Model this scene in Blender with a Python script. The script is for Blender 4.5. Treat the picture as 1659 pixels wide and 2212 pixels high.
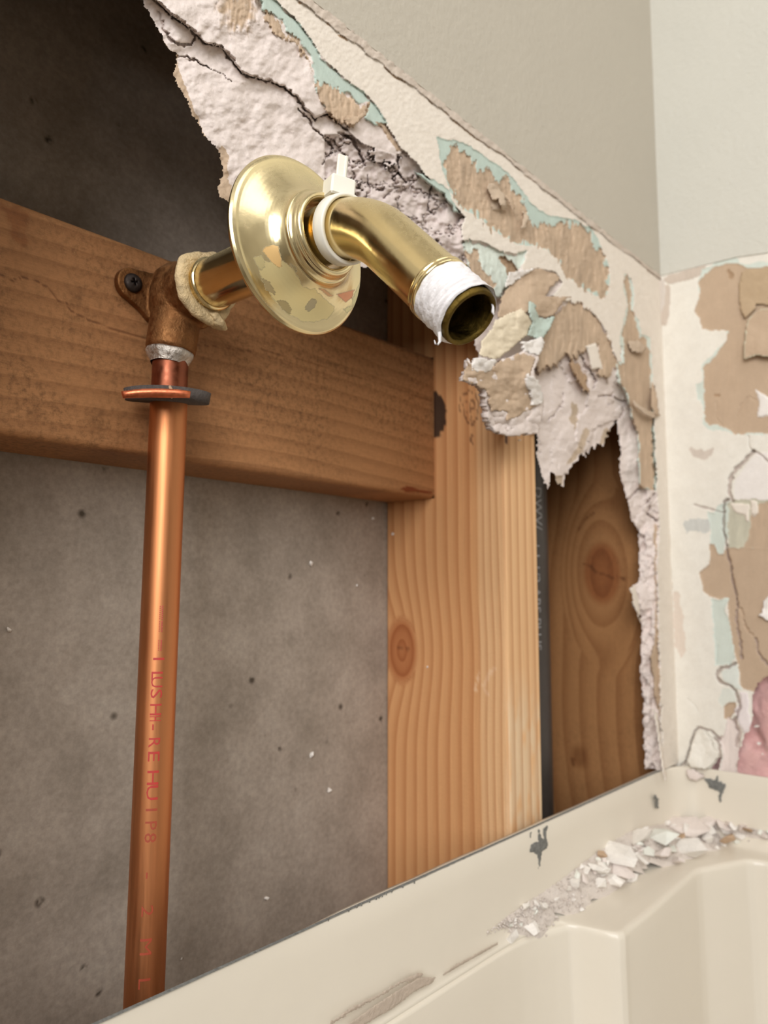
import bpy, bmesh, math, random
import numpy as np
from mathutils import Vector, Matrix
random.seed(7)
rng = np.random.default_rng(7)
SC = bpy.context.scene
COL = SC.collection
for _o in list(bpy.data.objects): bpy.data.objects.remove(_o)

# ------------------------------------------------------------------ camera
FPX, CXP, CYP = 1661.0, 829.5, 1106.0
PITCH = math.radians(5.9); YAW = math.radians(41.16)      # yaw away from +X, towards the wall (+Y)
Fv = np.array([math.cos(YAW)*math.cos(PITCH), math.sin(YAW)*math.cos(PITCH), math.sin(PITCH)])
Rv = np.array([math.sin(YAW), -math.cos(YAW), 0.0])
Uv = np.cross(Rv, Fv)
cam = bpy.data.cameras.new('camera'); camo = bpy.data.objects.new('camera', cam); COL.objects.link(camo)
cam.sensor_fit = 'HORIZONTAL'; cam.sensor_width = 36.0; cam.lens = 36.0*FPX/1659.0
cam.clip_start = 0.005; cam.clip_end = 20
camo.matrix_world = Matrix(((Rv[0], Uv[0], -Fv[0], 0), (Rv[1], Uv[1], -Fv[1], 0), (Rv[2], Uv[2], -Fv[2], 0), (0, 0, 0, 1)))
cam.dof.use_dof = True; cam.dof.focus_distance = 0.285; cam.dof.aperture_fstop = 17.0
SC.camera = camo

# ------------------------------------------------------------------ light
w = bpy.data.worlds.new('world'); SC.world = w; w.use_nodes = True
w.node_tree.nodes['Background'].inputs[0].default_value = (0.95, 0.95, 0.96, 1)
w.node_tree.nodes['Background'].inputs[1].default_value = 0.45
def area(name, loc, target, sx, sy, power, color):
    l = bpy.data.lights.new(name, 'AREA'); l.shape = 'RECTANGLE'; l.size = sx; l.size_y = sy
    l.energy = power; l.color = color
    o = bpy.data.objects.new(name, l); COL.objects.link(o); o.location = loc
    o.rotation_euler = (Vector(target)-Vector(loc)).to_track_quat('-Z', 'Y').to_euler()
    return o
area('window_light', (-1.25, -0.60, 0.60), (0.35, 0.22, 0.0), 1.1, 1.1, 36.0, (0.985, 0.99, 1.0))
area('ceiling_light', (0.1, -0.7, 1.15), (0.3, 0.2, 0.0), 0.9, 0.9, 5.5, (1.0, 0.975, 0.95))
SC.view_settings.view_transform = 'Standard'; SC.view_settings.look = 'None'
SC.view_settings.gamma = 1.0; SC.view_settings.use_curve_mapping = False
SC.view_settings.exposure = 0.09

# ------------------------------------------------------------------ geometry of the place (metres)
YA = 0.234          # face of the drywall on the back wall
YSTUD = 0.247       # front of the studs, back of the drywall
YBRACE = 0.300      # face of the blocking
YBOARD = 0.3415     # grey board at the back of the cavity
def ray(px, py):
    u = (np.asarray(px, float)-CXP)/FPX; v = (CYP-np.asarray(py, float))/FPX
    return [Fv[i] + u*Rv[i] + v*Uv[i] for i in range(3)]
def onY(px, py, y):
    d = ray(px, py); t = y/d[1]; return np.stack([d[0]*t, d[1]*t, d[2]*t], -1)
def onX(px, py, x):
    d = ray(px, py); t = x/d[0]; return np.stack([d[0]*t, d[1]*t, d[2]*t], -1)
def onZ(px, py, z):
    d = ray(px, py); t = z/d[2]; return np.stack([d[0]*t, d[1]*t, d[2]*t], -1)
def proj(p):
    p = np.asarray(p, float); a = p@Fv; return CXP+FPX*(p@Rv)/a, CYP-FPX*(p@Uv)/a
XC = float(onY(1441, 1000, YA)[0])      # the corner
ZCUT = float(onY(1430, 600, YA)[2])     # line the tile was cut to
XSTUD = float(onY(834, 1500, YBOARD)[0])
ZLIP = float(onY(1390, 1681, 0.236)[2]); ZLEDGE = ZLIP-0.050
print('XC', XC, 'ZCUT', ZCUT, 'XSTUD', XSTUD, 'ZLIP', ZLIP)

# ------------------------------------------------------------------ helpers
def lin(r, g=None, b=None):
    if g is None: r, g, b = r
    f = lambda c: (c/255/12.92) if c/255 <= 0.04045 else ((c/255+0.055)/1.055)**2.4
    return np.array([f(r), f(g), f(b)])
def tag(o, label=None, cat=None, group=None, kind=None):
    if label: o['label'] = label
    if cat: o['category'] = cat
    if group: o['group'] = group
    if kind: o['kind'] = kind
    return o
def empty(name, loc=(0, 0, 0)):
    o = bpy.data.objects.new(name, None); o.location = loc; o.empty_display_size = 0.01; COL.objects.link(o); return o
def link(name, me, mat, parent=None, smooth=True):
    o = bpy.data.objects.new(name, me); COL.objects.link(o)
    if mat and not me.materials: me.materials.append(mat)
    if smooth: me.polygons.foreach_set('use_smooth', np.ones(len(me.polygons), bool))
    if parent:
        o.parent = parent; o.matrix_parent_inverse = Matrix.Translation(-Vector(parent.location))
    return o
def from_bm(name, bm, mat, parent=None, smooth=True):
    bmesh.ops.recalc_face_normals(bm, faces=bm.faces)
    me = bpy.data.meshes.new(name); bm.to_mesh(me); bm.free(); return link(name, me, mat, parent, smooth)
def from_np(name, V, Fq, mat, parent=None, smooth=True, attrs=None):
    me = bpy.data.meshes.new(name)
    V = np.asarray(V, np.float32); Fq = np.asarray(Fq, np.int32); n, k = Fq.shape
    me.vertices.add(len(V)); me.vertices.foreach_set('co', V.ravel())
    me.loops.add(n*k); me.loops.foreach_set('vertex_index', Fq.ravel())
    me.polygons.add(n); me.polygons.foreach_set('loop_start', np.arange(0, n*k, k, dtype=np.int32))
    me.update(calc_edges=True)
    for an, arr in (attrs or {}).items():
        if arr.ndim == 2:
            a = me.attributes.new(an, 'FLOAT_COLOR', 'POINT')
            a.data.foreach_set('color', np.concatenate([arr, np.ones((len(arr), 1))], 1).astype(np.float32).ravel())
        else:
            a = me.attributes.new(an, 'FLOAT', 'POINT'); a.data.foreach_set('value', arr.astype(np.float32))
    me.validate()
    return link(name, me, mat, parent, smooth)
def grid_faces(nx, ny, keep=None):
    i = np.arange(ny-1)[:, None]*nx + np.arange(nx-1)[None, :]
    q = np.stack([i, i+nx, i+nx+1, i+1], -1).reshape(-1, 4)
    if keep is not None:
        q = q[keep.ravel()[q].all(1)]
        used = np.zeros(nx*ny, bool); used[q.ravel()] = True
        idx = np.cumsum(used)-1
        return idx[q], used
    return q, np.ones(nx*ny, bool)

# numpy noise
_T = rng.random((256, 256))
def vnoise(x, y, s=0):
    x = x+s*37.13; y = y+s*91.7
    xi = np.floor(x).astype(int); yi = np.floor(y).astype(int); fx = x-xi; fy = y-yi
    fx = fx*fx*(3-2*fx); fy = fy*fy*(3-2*fy)
    a = _T[xi & 255, yi & 255]; b = _T[(xi+1) & 255, yi & 255]; c = _T[xi & 255, (yi+1) & 255]; d = _T[(xi+1) & 255, (yi+1) & 255]
    return (a*(1-fx)+b*fx)*(1-fy)+(c*(1-fx)+d*fx)*fy - 0.5
def fbm(x, y, o=4, s=0):
    r = 0; a = 1.0
    for k in range(o): r = r+a*vnoise(x*2**k, y*2**k, s+k*3); a *= 0.5
    return r
_J = rng.random((64, 64, 3))
def voro(x, y):
    xi = np.floor(x).astype(int); yi = np.floor(y).astype(int)
    f1 = np.full(x.shape, 9.0); f2 = np.full(x.shape, 9.0); cid = np.zeros(x.shape)
    for a in (-1, 0, 1):
        for b in (-1, 0, 1):
            j = _J[(xi+a) & 63, (yi+b) & 63]
            d = np.hypot(xi+a+j[..., 0]-x, yi+b+j[..., 1]-y)
            m = d < f1
            f2 = np.where(m, f1, np.minimum(f2, d)); cid = np.where(m, j[..., 2], cid); f1 = np.where(m, d, f1)
    return f1, f2, cid
def seg_dist(X, Y, pts, closed=False, reach=1e9):
    """distance to a polyline"""
    D = np.full(X.shape, 1e9)
    P = list(pts)+([pts[0]] if closed else [])
    for (ax, ay), (bx, by) in zip(P[:-1], P[1:]):
        dx, dy = bx-ax, by-ay; L = dx*dx+dy*dy+1e-9
        t = np.clip(((X-ax)*dx+(Y-ay)*dy)/L, 0, 1)
        D = np.minimum(D, (X-ax-t*dx)**2+(Y-ay-t*dy)**2)
    return np.sqrt(D)
def inside(X, Y, pts):
    ins = np.zeros(X.shape, bool); n = len(pts)
    for i in range(n):
        ax, ay = pts[i]; bx, by = pts[(i+1) % n]
        if ay == by: continue
        c = ((ay > Y) != (by > Y)) & (X < (bx-ax)*(Y-ay)/(by-ay)+ax)
        ins ^= c
    return ins
def sdist(X, Y, pts, pad=90):
    """negative inside; 999 far outside the box"""
    p = np.array(pts); x0, y0 = p.min(0)-pad; x1, y1 = p.max(0)+pad
    out = np.full(X.shape, 999.0); m = (X > x0) & (X < x1) & (Y > y0) & (Y < y1)
    if m.any():
        xs, ys = X[m], Y[m]; d = seg_dist(xs, ys, pts, True); out[m] = np.where(inside(xs, ys, pts), -d, d)
    return out
def P2(*p): return [(300+x/2.37, y/2.37) for x, y in p]
def P3(*p): return [(900+x/2.186, 250+y/2.186) for x, y in p]
def P4(*p): return [(1100+x/2.458, 850+y/2.458) for x, y in p]
def P6(*p): return [(1400+x/3.687, 550+y/3.687) for x, y in p]
def P7(*p): return [(1400+x/3.687, 1150+y/3.687) for x, y in p]
def PX(*p): return list(p)

# ------------------------------------------------------------------ materials
def newmat(name):
    m = bpy.data.materials.new(name); m.use_nodes = True; nt = m.node_tree
    return m, nt, nt.nodes['Principled BSDF']
def N(nt, t, **kw):
    n = nt.nodes.new(t)
    for k, v in kw.items():
        if k.startswith('i_'): n.inputs[int(k[2:])].default_value = v
        else: setattr(n, k, v)
    return n
def c4(c): return (float(c[0]), float(c[1]), float(c[2]), 1.0)
def coords(nt): return N(nt, 'ShaderNodeTexCoord').outputs['Object']
def noise(nt, scale, detail=4, rough=0.6, vec=None, stretch=None):
    n = N(nt, 'ShaderNodeTexNoise'); n.inputs['Scale'].default_value = scale
    n.inputs['Detail'].default_value = detail; n.inputs['Roughness'].default_value = rough
    v = vec or coords(nt)
    if stretch:
        mp = N(nt, 'ShaderNodeMapping'); mp.inputs['Scale'].default_value = stretch; nt.links.new(v, mp.inputs[0]); v = mp.outputs[0]
    nt.links.new(v, n.inputs['Vector']); return n.outputs['Fac']
def ramp(nt, fac, stops):
    r = N(nt, 'ShaderNodeValToRGB'); e = r.color_ramp.elements
    while len(e) < len(stops): e.new(0.5)
    for el, (p, c) in zip(e, stops): el.position = p; el.color = c4(c)
    nt.links.new(fac, r.inputs[0]); return r.outputs[0]
def mix(nt, fac, a, b, mode='MIX'):
    m = N(nt, 'ShaderNodeMix', data_type='RGBA', blend_type=mode)
    for s, val in ((0, fac), (6, a), (7, b)):
        if hasattr(val, 'is_linked') or isinstance(val, bpy.types.NodeSocket): nt.links.new(val, m.inputs[s])
        elif s == 0: m.inputs[0].default_value = val
        else: m.inputs[s].default_value = c4(val)
    return m.outputs[2]
def bump(nt, bs, h, dist, strength=1.0, prev=None):
    b = N(nt, 'ShaderNodeBump'); b.inputs['Distance'].default_value = dist; b.inputs['Strength'].default_value = strength
    nt.links.new(h, b.inputs['Height'])
    if prev: nt.links.new(prev, b.inputs['Normal'])
    nt.links.new(b.outputs[0], bs.inputs['Normal']); return b.outputs[0]
G = (0, 0, 0); W1 = (1, 1, 1)
def simple(name, base, rough=0.6, metal=0.0, var=0.12, scale=150, bumpd=0.0, bscale=400, spec=0.5):
    m, nt, bs = newmat(name)
    f = noise(nt, scale, 5); base = np.array(base)
    nt.links.new(ramp(nt, f, [(0.25, base*(1-var)), (0.75, np.minimum(base*(1+var), 1))]), bs.inputs['Base Color'])
    bs.inputs['Roughness'].default_value = rough; bs.inputs['Metallic'].default_value = metal
    bs.inputs['Specular IOR Level'].default_value = spec
    if bumpd: bump(nt, bs, noise(nt, bscale, 4), bumpd)
    return m
def attr(nt, name): return N(nt, 'ShaderNodeAttribute', attribute_name=name)
# drywall layers: colour of each torn layer is stored on the mesh
m_dry, nt, bs = newmat('torn_drywall')
a = attr(nt, 'layer')
f = noise(nt, 900, 5, 0.7); f2 = noise(nt, 120, 4)
c = mix(nt, 1.0, a.outputs['Color'], ramp(nt, f, [(0.3, (.93,)*3), (0.7, (1.04,)*3)]), 'MULTIPLY')
c = mix(nt, 1.0, c, ramp(nt, f2, [(0.3, (.96, .95, .94)), (0.7, (1.02, 1.02, 1.02))]), 'MULTIPLY')
nt.links.new(c, bs.inputs['Base Color']); bs.inputs['Roughness'].default_value = 0.85; bs.inputs['Specular IOR Level'].default_value = 0.25
bump(nt, bs, noise(nt, 1100, 5, 0.65), 0.0003, 0.6)
m_paint = simple('grey_beige_paint_shaded', lin(190, 182, 167), 0.55, var=0.02, scale=20, bumpd=0.0006, bscale=260)  # back wall tone, darkened: its weaker light is put into the colour
m_paint_lit = simple('wall_paint_right_lit', lin(208, 205, 194), 0.5, var=0.02, scale=20, bumpd=0.0006, bscale=260)  # right wall tone, lightened: light from the left is put into the colour
m_room = simple('room_paint', lin(176, 172, 164), 0.8, var=0.02)
m_floor = simple('room_floor', lin(150, 135, 115), 0.6, var=0.1, scale=10)
# wood: ring phase, tint and marks stored on the mesh
def wood_mat(name, light, dark, fib=1.0, dirt=0.0, stretch=(1, 1, 0.05), ringamt=0.8, sawdust=0.0):
    m, nt, bs = newmat(name)
    ph = attr(nt, 'phase').outputs['Fac']; tint = attr(nt, 'layer').outputs['Color']
    jit = noise(nt, 60, 4, 0.6, stretch=stretch)
    mm = N(nt, 'ShaderNodeMath', operation='MULTIPLY_ADD'); nt.links.new(jit, mm.inputs[0]); mm.inputs[1].default_value = 0.18; nt.links.new(ph, mm.inputs[2])
    fr = N(nt, 'ShaderNodeMath', operation='FRACT'); nt.links.new(mm.outputs[0], fr.inputs[0])
    ring = ramp(nt, fr.outputs[0], [(0.0, W1), (0.45, (.75,)*3), (0.8, (.12,)*3), (0.92, (0.0,)*3), (1.0, W1)])
    rr = mix(nt, ringamt, W1, ring)
    base = mix(nt, rr, dark, light)
    fibre = noise(nt, 1500, 5, 0.7, stretch=stretch)
    base = mix(nt, 1.0, base, ramp(nt, fibre, [(0.3, (1-.16*fib,)*3), (0.7, (1+.06*fib,)*3)]), 'MULTIPLY')
    base = mix(nt, 1.0, base, tint, 'MULTIPLY')
    if dirt:
        d = noise(nt, 350, 6, 0.75); d2 = noise(nt, 18, 3)
        mk = ramp(nt, d, [(0.45, G), (0.64, W1)]); mk2 = ramp(nt, d2, [(0.34, (.2,)*3), (0.60, W1)])
        k = mix(nt, 1.0, mk, mk2, 'MULTIPLY')
        k = mix(nt, 1.0, k, (dirt,)*3, 'MULTIPLY')
        base = mix(nt, k, base, lin(70, 48, 26))
    if sawdust:
        v = noise(nt, 900, 3, 0.7); v2 = noise(nt, 14, 3)
        k = mix(nt, 1.0, ramp(nt, v, [(0.60, G), (0.70, W1)]), ramp(nt, v2, [(0.42, G), (0.6, (sawdust,)*3)]), 'MULTIPLY')
        base = mix(nt, k, base, lin(205, 160, 105))
    nt.links.new(base, bs.inputs['Base Color']); bs.inputs['Roughness'].default_value = 0.62; bs.inputs['Specular IOR Level'].default_value = 0.3
    b1 = bump(nt, bs, fibre, 0.0003, 0.6)
    bump(nt, bs, noise(nt, 500, 5), 0.0004, 0.5, b1)
    return m
m_brace = wood_mat('weathered_brown_wood', lin(178, 126, 82), lin(140, 94, 58), 1.0, 0.62, (0.06, 1, 1), 0.55, 0.8)
m_stud = wood_mat('fresh_fir_wood', lin(232, 188, 140), lin(186, 126, 80), 0.6, 0.0, (1, 1, 0.03), 0.62)
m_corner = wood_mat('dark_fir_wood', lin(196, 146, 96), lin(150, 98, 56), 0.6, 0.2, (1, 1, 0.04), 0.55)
# grey backing board
m_board, nt, bs = newmat('grey_backing_board')
f = noise(nt, 26, 6, 0.65); f2 = noise(nt, 420, 4, 0.6); f3 = noise(nt, 150, 2, 0.5)
c = ramp(nt, f, [(0.3, lin(148, 136, 123)), (0.55, lin(170, 157, 144)), (0.75, lin(182, 170, 157))])
c = mix(nt, 1.0, c, ramp(nt, f2, [(0.3, (.82,)*3), (0.7, (1.08,)*3)]), 'MULTIPLY')
vo = N(nt, 'ShaderNodeTexVoronoi'); vo.inputs['Scale'].default_value = 38; nt.links.new(coords(nt), vo.inputs['Vector'])
spot = ramp(nt, vo.outputs['Distance'], [(0.05, W1), (0.11, G)])
spot = mix(nt, 1.0, spot, ramp(nt, f3, [(0.45, G), (0.55, W1)]), 'MULTIPLY')
c = mix(nt, spot, c, lin(84, 74, 64))
nt.links.new(c, bs.inputs['Base Color']); bs.inputs['Roughness'].default_value = 0.9; bs.inputs['Specular IOR Level'].default_value = 0.2
bump(nt, bs, f2, 0.0004, 0.6)
# metals
def metal(name, base, rough, dust=0.0, dustcol=(0.6, 0.56, 0.48), streak=None, var=0.15, vscale=60, smudge=0.0, smcol=None, dustn=(0.25, 0.8), bumpd=0.0, film_and_patches=False):
    m, nt, bs = newmat(name); base = np.array(base)
    f = noise(nt, vscale, 5, 0.6, stretch=streak)
    c = ramp(nt, f, [(0.3, base*(1-var)), (0.7, np.minimum(base*(1+var), 1))])
    bs.inputs['Metallic'].default_value = 1.0
    rg = ramp(nt, noise(nt, vscale*2, 4, stretch=streak), [(0.3, (rough*.8,)*3), (0.75, (rough*1.6,)*3)])
    mf = None
    if dust:
        ge = N(nt, 'ShaderNodeNewGeometry'); sp = N(nt, 'ShaderNodeSeparateXYZ'); nt.links.new(ge.outputs['Normal'], sp.inputs[0])
        mr = N(nt, 'ShaderNodeMapRange'); mr.inputs[1].default_value = dustn[0]; mr.inputs[2].default_value = dustn[1]; nt.links.new(sp.outputs[2], mr.inputs[0])
        dn = ramp(nt, noise(nt, 700, 5, 0.7), [(0.3, (.35,)*3), (0.7, W1)])
        k = mix(nt, 1.0, mr.outputs[0], dn, 'MULTIPLY'); k = mix(nt, 1.0, k, (dust,)*3, 'MULTIPLY')
        mf = k
    if smudge:
        s = ramp(nt, noise(nt, 95, 5, 0.55), [(0.53, G), (0.60, (smudge,)*3)])
        mf = mix(nt, 1.0, mf, s, 'SCREEN') if mf else s
    if mf:
        c = mix(nt, mf, c, smcol if smcol is not None else dustcol)
        rg = mix(nt, mf, rg, (.7,)*3)
        mt = N(nt, 'ShaderNodeMath', operation='MULTIPLY_ADD'); nt.links.new(mf, mt.inputs[0]); mt.inputs[1].default_value = -0.9; mt.inputs[2].default_value = 1.0
        nt.links.new(mt.outputs[0], bs.inputs['Metallic'])
    if film_and_patches:
        fa = attr(nt, 'patch_amount').outputs['Fac']; c = mix(nt, fa, c, attr(nt, 'film_and_patches').outputs['Color']); rg = mix(nt, fa, rg, (.38,)*3)
        m1 = N(nt, 'ShaderNodeMath', operation='MULTIPLY_ADD'); nt.links.new(fa, m1.inputs[0]); m1.inputs[1].default_value = -0.75; m1.inputs[2].default_value = 1.0
        m2 = N(nt, 'ShaderNodeMath', operation='MULTIPLY'); nt.links.new(m1.outputs[0], m2.inputs[0]); nt.links.new(mt.outputs[0], m2.inputs[1]); nt.links.new(m2.outputs[0], bs.inputs['Metallic'])
    nt.links.new(c, bs.inputs['Base Color']); nt.links.new(rg, bs.inputs['Roughness'])
    if bumpd: bump(nt, bs, noise(nt, 500, 4), bumpd)
    return m
m_brass = metal('polished_brass', (0.81, 0.65, 0.35), 0.15, dust=0.5, var=0.06, dustcol=lin(190, 178, 140), bumpd=0.00002)
m_brass_esc = metal('lacquered_brass', (0.82, 0.69, 0.41), 0.19, dust=0.5, var=0.06, dustcol=lin(196, 184, 150), dustn=(0.1, 0.9), bumpd=0.00002, film_and_patches=True)
m_copper = metal('brushed_copper_pipe', lin(206, 138, 92), 0.40, var=0.16, vscale=90, streak=(1, 1, 0.04))
m_copper_dark = metal('tarnished_copper', lin(142, 84, 62), 0.38, var=0.3, vscale=120)
m_copper_plate = metal('pink_copper_plate', lin(222, 130, 92), 0.42, var=0.1, vscale=400)
m_bronze = metal('cast_bronze', lin(140, 98, 62), 0.55, dust=0.4, dustcol=lin(120, 92, 66), var=0.25, vscale=160, bumpd=0.0005)
m_solder = metal('solder', lin(200, 192, 182), 0.5, var=0.3, vscale=300, bumpd=0.0008)
m_darkmetal = metal('black_screw_steel', lin(72, 64, 60), 0.55, var=0.3, vscale=300)
m_bore = metal('tarnished_bore', lin(112, 92, 44), 0.5, var=0.5, vscale=140, bumpd=0.0005)
m_putty = simple('dried_putty', lin(204, 180, 138), 0.75, var=0.42, scale=190, bumpd=0.0012, bscale=500)
m_tape = simple('white_thread_tape', lin(234, 230, 230), 0.55, var=0.05, scale=500, bumpd=0.0004, bscale=700)
m_nylon = simple('white_nylon', lin(238, 234, 222), 0.35, var=0.01)
m_nylon.node_tree.nodes['Principled BSDF'].inputs['Subsurface Weight'].default_value = 0.25
m_nylon.node_tree.nodes['Principled BSDF'].inputs['Subsurface Radius'].default_value = (0.004, 0.004, 0.003)
m_felt = simple('dark_felt', lin(86, 78, 74), 0.95, var=0.25, scale=600, bumpd=0.0006, bscale=900)
m_redink = simple('red_ink', lin(186, 56, 50), 0.5, var=0.1, scale=600)
m_abs = simple('black_abs_plastic', lin(66, 60, 56), 0.4, var=0.1)
m_greyink = simple('grey_print', lin(150, 148, 148), 0.6)
m_surround = simple('cream_acrylic', lin(228, 219, 203), 0.32, var=0.015, scale=8, bumpd=0.0004, bscale=30)
m_scrape = simple('grey_scraped_fibreglass', lin(118, 118, 114), 0.8, var=0.35, scale=500, bumpd=0.0005, bscale=600)
m_caulk = simple('stained_adhesive', lin(190, 174, 158), 0.7, var=0.1, scale=300, bumpd=0.0006)
m_chunk_w = simple('plaster_white', lin(240, 234, 226), 0.9, var=0.08, scale=300, bumpd=0.0005, bscale=800)
m_chunk_p = simple('plaster_pinkish', lin(230, 218, 210), 0.9, var=0.08, scale=300, bumpd=0.0005, bscale=800)
m_chunk_g = simple('paint_chip_pale_green', lin(230, 230, 220), 0.8, var=0.06, scale=300)
m_chunk_b = simple('paper_backed_chip', lin(184, 156, 128), 0.9, var=0.15, scale=300)
m_dust = simple('plaster_dust', lin(224, 213, 203), 0.95, var=0.08, scale=500, bumpd=0.0008, bscale=900)
m_pink, nt, bs = newmat('pink_fibreglass')
nt.links.new(ramp(nt, noise(nt, 45, 6, 0.65), [(0.32, lin(222, 168, 164)), (0.6, lin(240, 194, 188)), (0.8, lin(246, 216, 210))]), bs.inputs['Base Color'])
bs.inputs['Roughness'].default_value = 0.9; bs.inputs['Sheen Weight'].default_value = 0.4
bump(nt, bs, noise(nt, 400, 6, 0.7), 0.002, 0.7)

# layer colours (albedo)
CREAM = lin(236, 226, 213); CREAMB = lin(238, 233, 222); MINT = lin(194, 209, 199); MINTP = lin(214, 222, 212)
BROWN = lin(196, 172, 147); BROWN2 = lin(176, 148, 120); GYP = lin(230, 217, 210); GYPG = lin(206, 192, 188)
WHITE = lin(240, 234, 228); TAN = lin(200, 180, 158); ADH = lin(208, 194, 180)

# ------------------------------------------------------------------ structure: room shell
def box(name, lo, hi, mat, parent=None, bev=0.0, smooth=False):
    bm = bmesh.new(); bmesh.ops.create_cube(bm, size=1)
    for v in bm.verts: v.co = [lo[i]+(v.co[i]+0.5)*(hi[i]-lo[i]) for i in range(3)]
    if bev: bmesh.ops.bevel(bm, geom=bm.edges[:], offset=bev, segments=2, affect='EDGES')
    return from_bm(name, bm, mat, parent, smooth)
Z0, Z1, XL, YF_ = -1.3, 1.25, -1.4, -1.5
floor = tag(box('floor', (XL-.05, YF_-.05, Z0-.05), (XC+.1, 0.45, Z0), m_floor), kind='structure')
ceil_ = tag(box('ceiling', (XL-.05, YF_-.05, Z1), (XC+.1, 0.45, Z1+.05), m_room), kind='structure')
wl = tag(box('wall_left', (XL-.05, YF_, Z0), (XL, 0.45, Z1), m_room), kind='structure')
wf = tag(box('wall_front', (XL, YF_-.05, Z0), (XC+.1, YF_, Z1), m_room), kind='structure')
# upper painted walls, standing 1.5 mm proud of the stripped band
wall_back = box('wall_back', (XL, YA-0.0008, ZCUT), (XC, YSTUD, Z1), m_paint, smooth=False)
tag(wall_back, 'smooth grey beige wall painted in its shaded tone above the stripped band, left of the corner', kind='structure')
# right wall: painted part above a slanting cut
pc = [onX(1430, 601, XC), onX(1522, 573, XC), onX(1590, 556, XC), onX(1659, 546, XC), onX(1900, 505, XC)]
yz = [(YA, ZCUT)]+[(float(p[1]), float(p[2])) for p in pc[1:]]
yz = yz+[(YF_, yz[-1][1]), (YF_, Z1), (YA, Z1)]
bm = bmesh.new()
f0 = [bm.verts.new((XC-0.0008, y, z)) for y, z in yz]; f1 = [bm.verts.new((XC+0.012, y, z)) for y, z in yz]
bm.faces.new(f0); bm.faces.new(f1[::-1])
for i in range(len(yz)): bm.faces.new((f0[i], f1[i], f1[(i+1) % len(yz)], f0[(i+1) % len(yz)]))
wall_right = from_bm('wall_right', bm, m_paint_lit, None, False)
tag(wall_right, 'grey wall painted in its lit tone right of the corner, above the torn strip', kind='structure')

# ------------------------------------------------------------------ torn drywall of the back wall
def frange(a, b, s): return np.arange(a, b+s*0.5, s)
def outgrow(a, n, r, sign):
    o = []; s = 4.0; x = a
    for _ in range(n): s *= r; x += sign*s; o.append(x)
    return o
HOLE_OUT = [(305, -6), (220, -45), (60, -70), (-200, -90), (-500, -100), (-900, -100)]  # unseen stretch of the hole's edge, shaped low to shade the cavity top
outer = P2((10, 0), (45, 70), (100, 160), (130, 225), (160, 262), (192, 275), (180, 340), (176, 395), (215, 460), (245, 520), (260, 570), (300, 630), (335, 700), (385, 755), (402, 778), (412, 800), (418, 850), (425, 900), (405, 940), (405, 1010), (440, 1030), (478, 1048)) + \
    PX((520, 470), (600, 540), (700, 575), (830, 580), (900, 610), (960, 650), (1000, 700)) + \
    P3((250, 1000), (290, 1130), (300, 1290), (320, 1440), (345, 1480), (565, 1500), (566, 1600), (600, 1730), (612, 1755), (625, 1740), (640, 1690), (665, 1735), (690, 1745), (712, 1690), (740, 1640), (800, 1600), (835, 1560), (880, 1550), (905, 1500), (940, 1450), (965, 1600), (950, 1640), (970, 1730), (985, 1800)) + \
    P4((620, 560), (640, 640), (680, 720), (690, 850), (685, 1000), (640, 1030), (650, 1110), (700, 1220), (700, 1350), (695, 1450), (705, 1600), (705, 1750), (715, 1900), (720, 2045))
hole = HOLE_OUT[::-1] + outer            # boundary between drywall and void, from far upper left to the lip
dry_poly = hole + [(1393, 1800), (1600, 1800), (1600, -3500), (-900, -3500)]
gyp_in = P2((-30, -60), (10, 0), (48, 70), (103, 160), (135, 222), (165, 255), (205, 285), (192, 300), (215, 380), (240, 450), (268, 520), (305, 610), (342, 700), (395, 772), (425, 740), (462, 800), (455, 870), (465, 930), (492, 975), (520, 1060))
face_edge = P2((560, -80), (600, 0)) + P2((700, 0), (800, 100), (880, 200), (930, 290), (1020, 370), (1100, 440), (1180, 500), (1240, 580), (1290, 680), (1350, 770), (1420, 830), (1470, 900)) + \
    PX((923, 385), (945, 405), (965, 425), (990, 455), (1003, 470), (996, 500), (1000, 522)) + P3((300, 590), (390, 640), (480, 655), (520, 640), (500, 700), (480, 760), (570, 720), (650, 735), (690, 790), (640, 850), (700, 880)) + \
    P3((760, 890), (840, 940), (880, 1000), (915, 1080), (945, 1180)) + P3((960, 1170), (970, 1040), (985, 970), (1000, 900), (985, 830), (985, 760), (1010, 770), (1022, 850), (1012, 920), (1042, 970), (1052, 1030), (1092, 1060), (1102, 1120), (1108, 1280), (1118, 1400), (1115, 1500), (1130, 1770)) + \
    P4((785, 520), (795, 690), (785, 900), (790, 1200), (800, 1500), (800, 1750), (815, 2045))
face_poly = [(430, -3500)] + PX((430, -300), (520, -120)) + face_edge[1:] + [(1435, 1800), (1600, 1800), (1600, -3500)]
crack1 = PX((270, -60)) + P2((60, -20), (110, 20), (170, 80), (240, 130), (300, 180), (340, 220), (420, 240), (470, 300), (530, 375), (600, 400), (680, 420), (750, 450), (810, 500), (850, 560), (900, 610), (960, 580), (1030, 640), (1060, 660))
slab_poly = crack1 + P2((1100, 700), (1150, 740), (1330, 800), (1350, 770), (1290, 680), (1240, 580), (900, 200), (600, 0)) + PX((560, -300), (200, -300))
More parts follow.
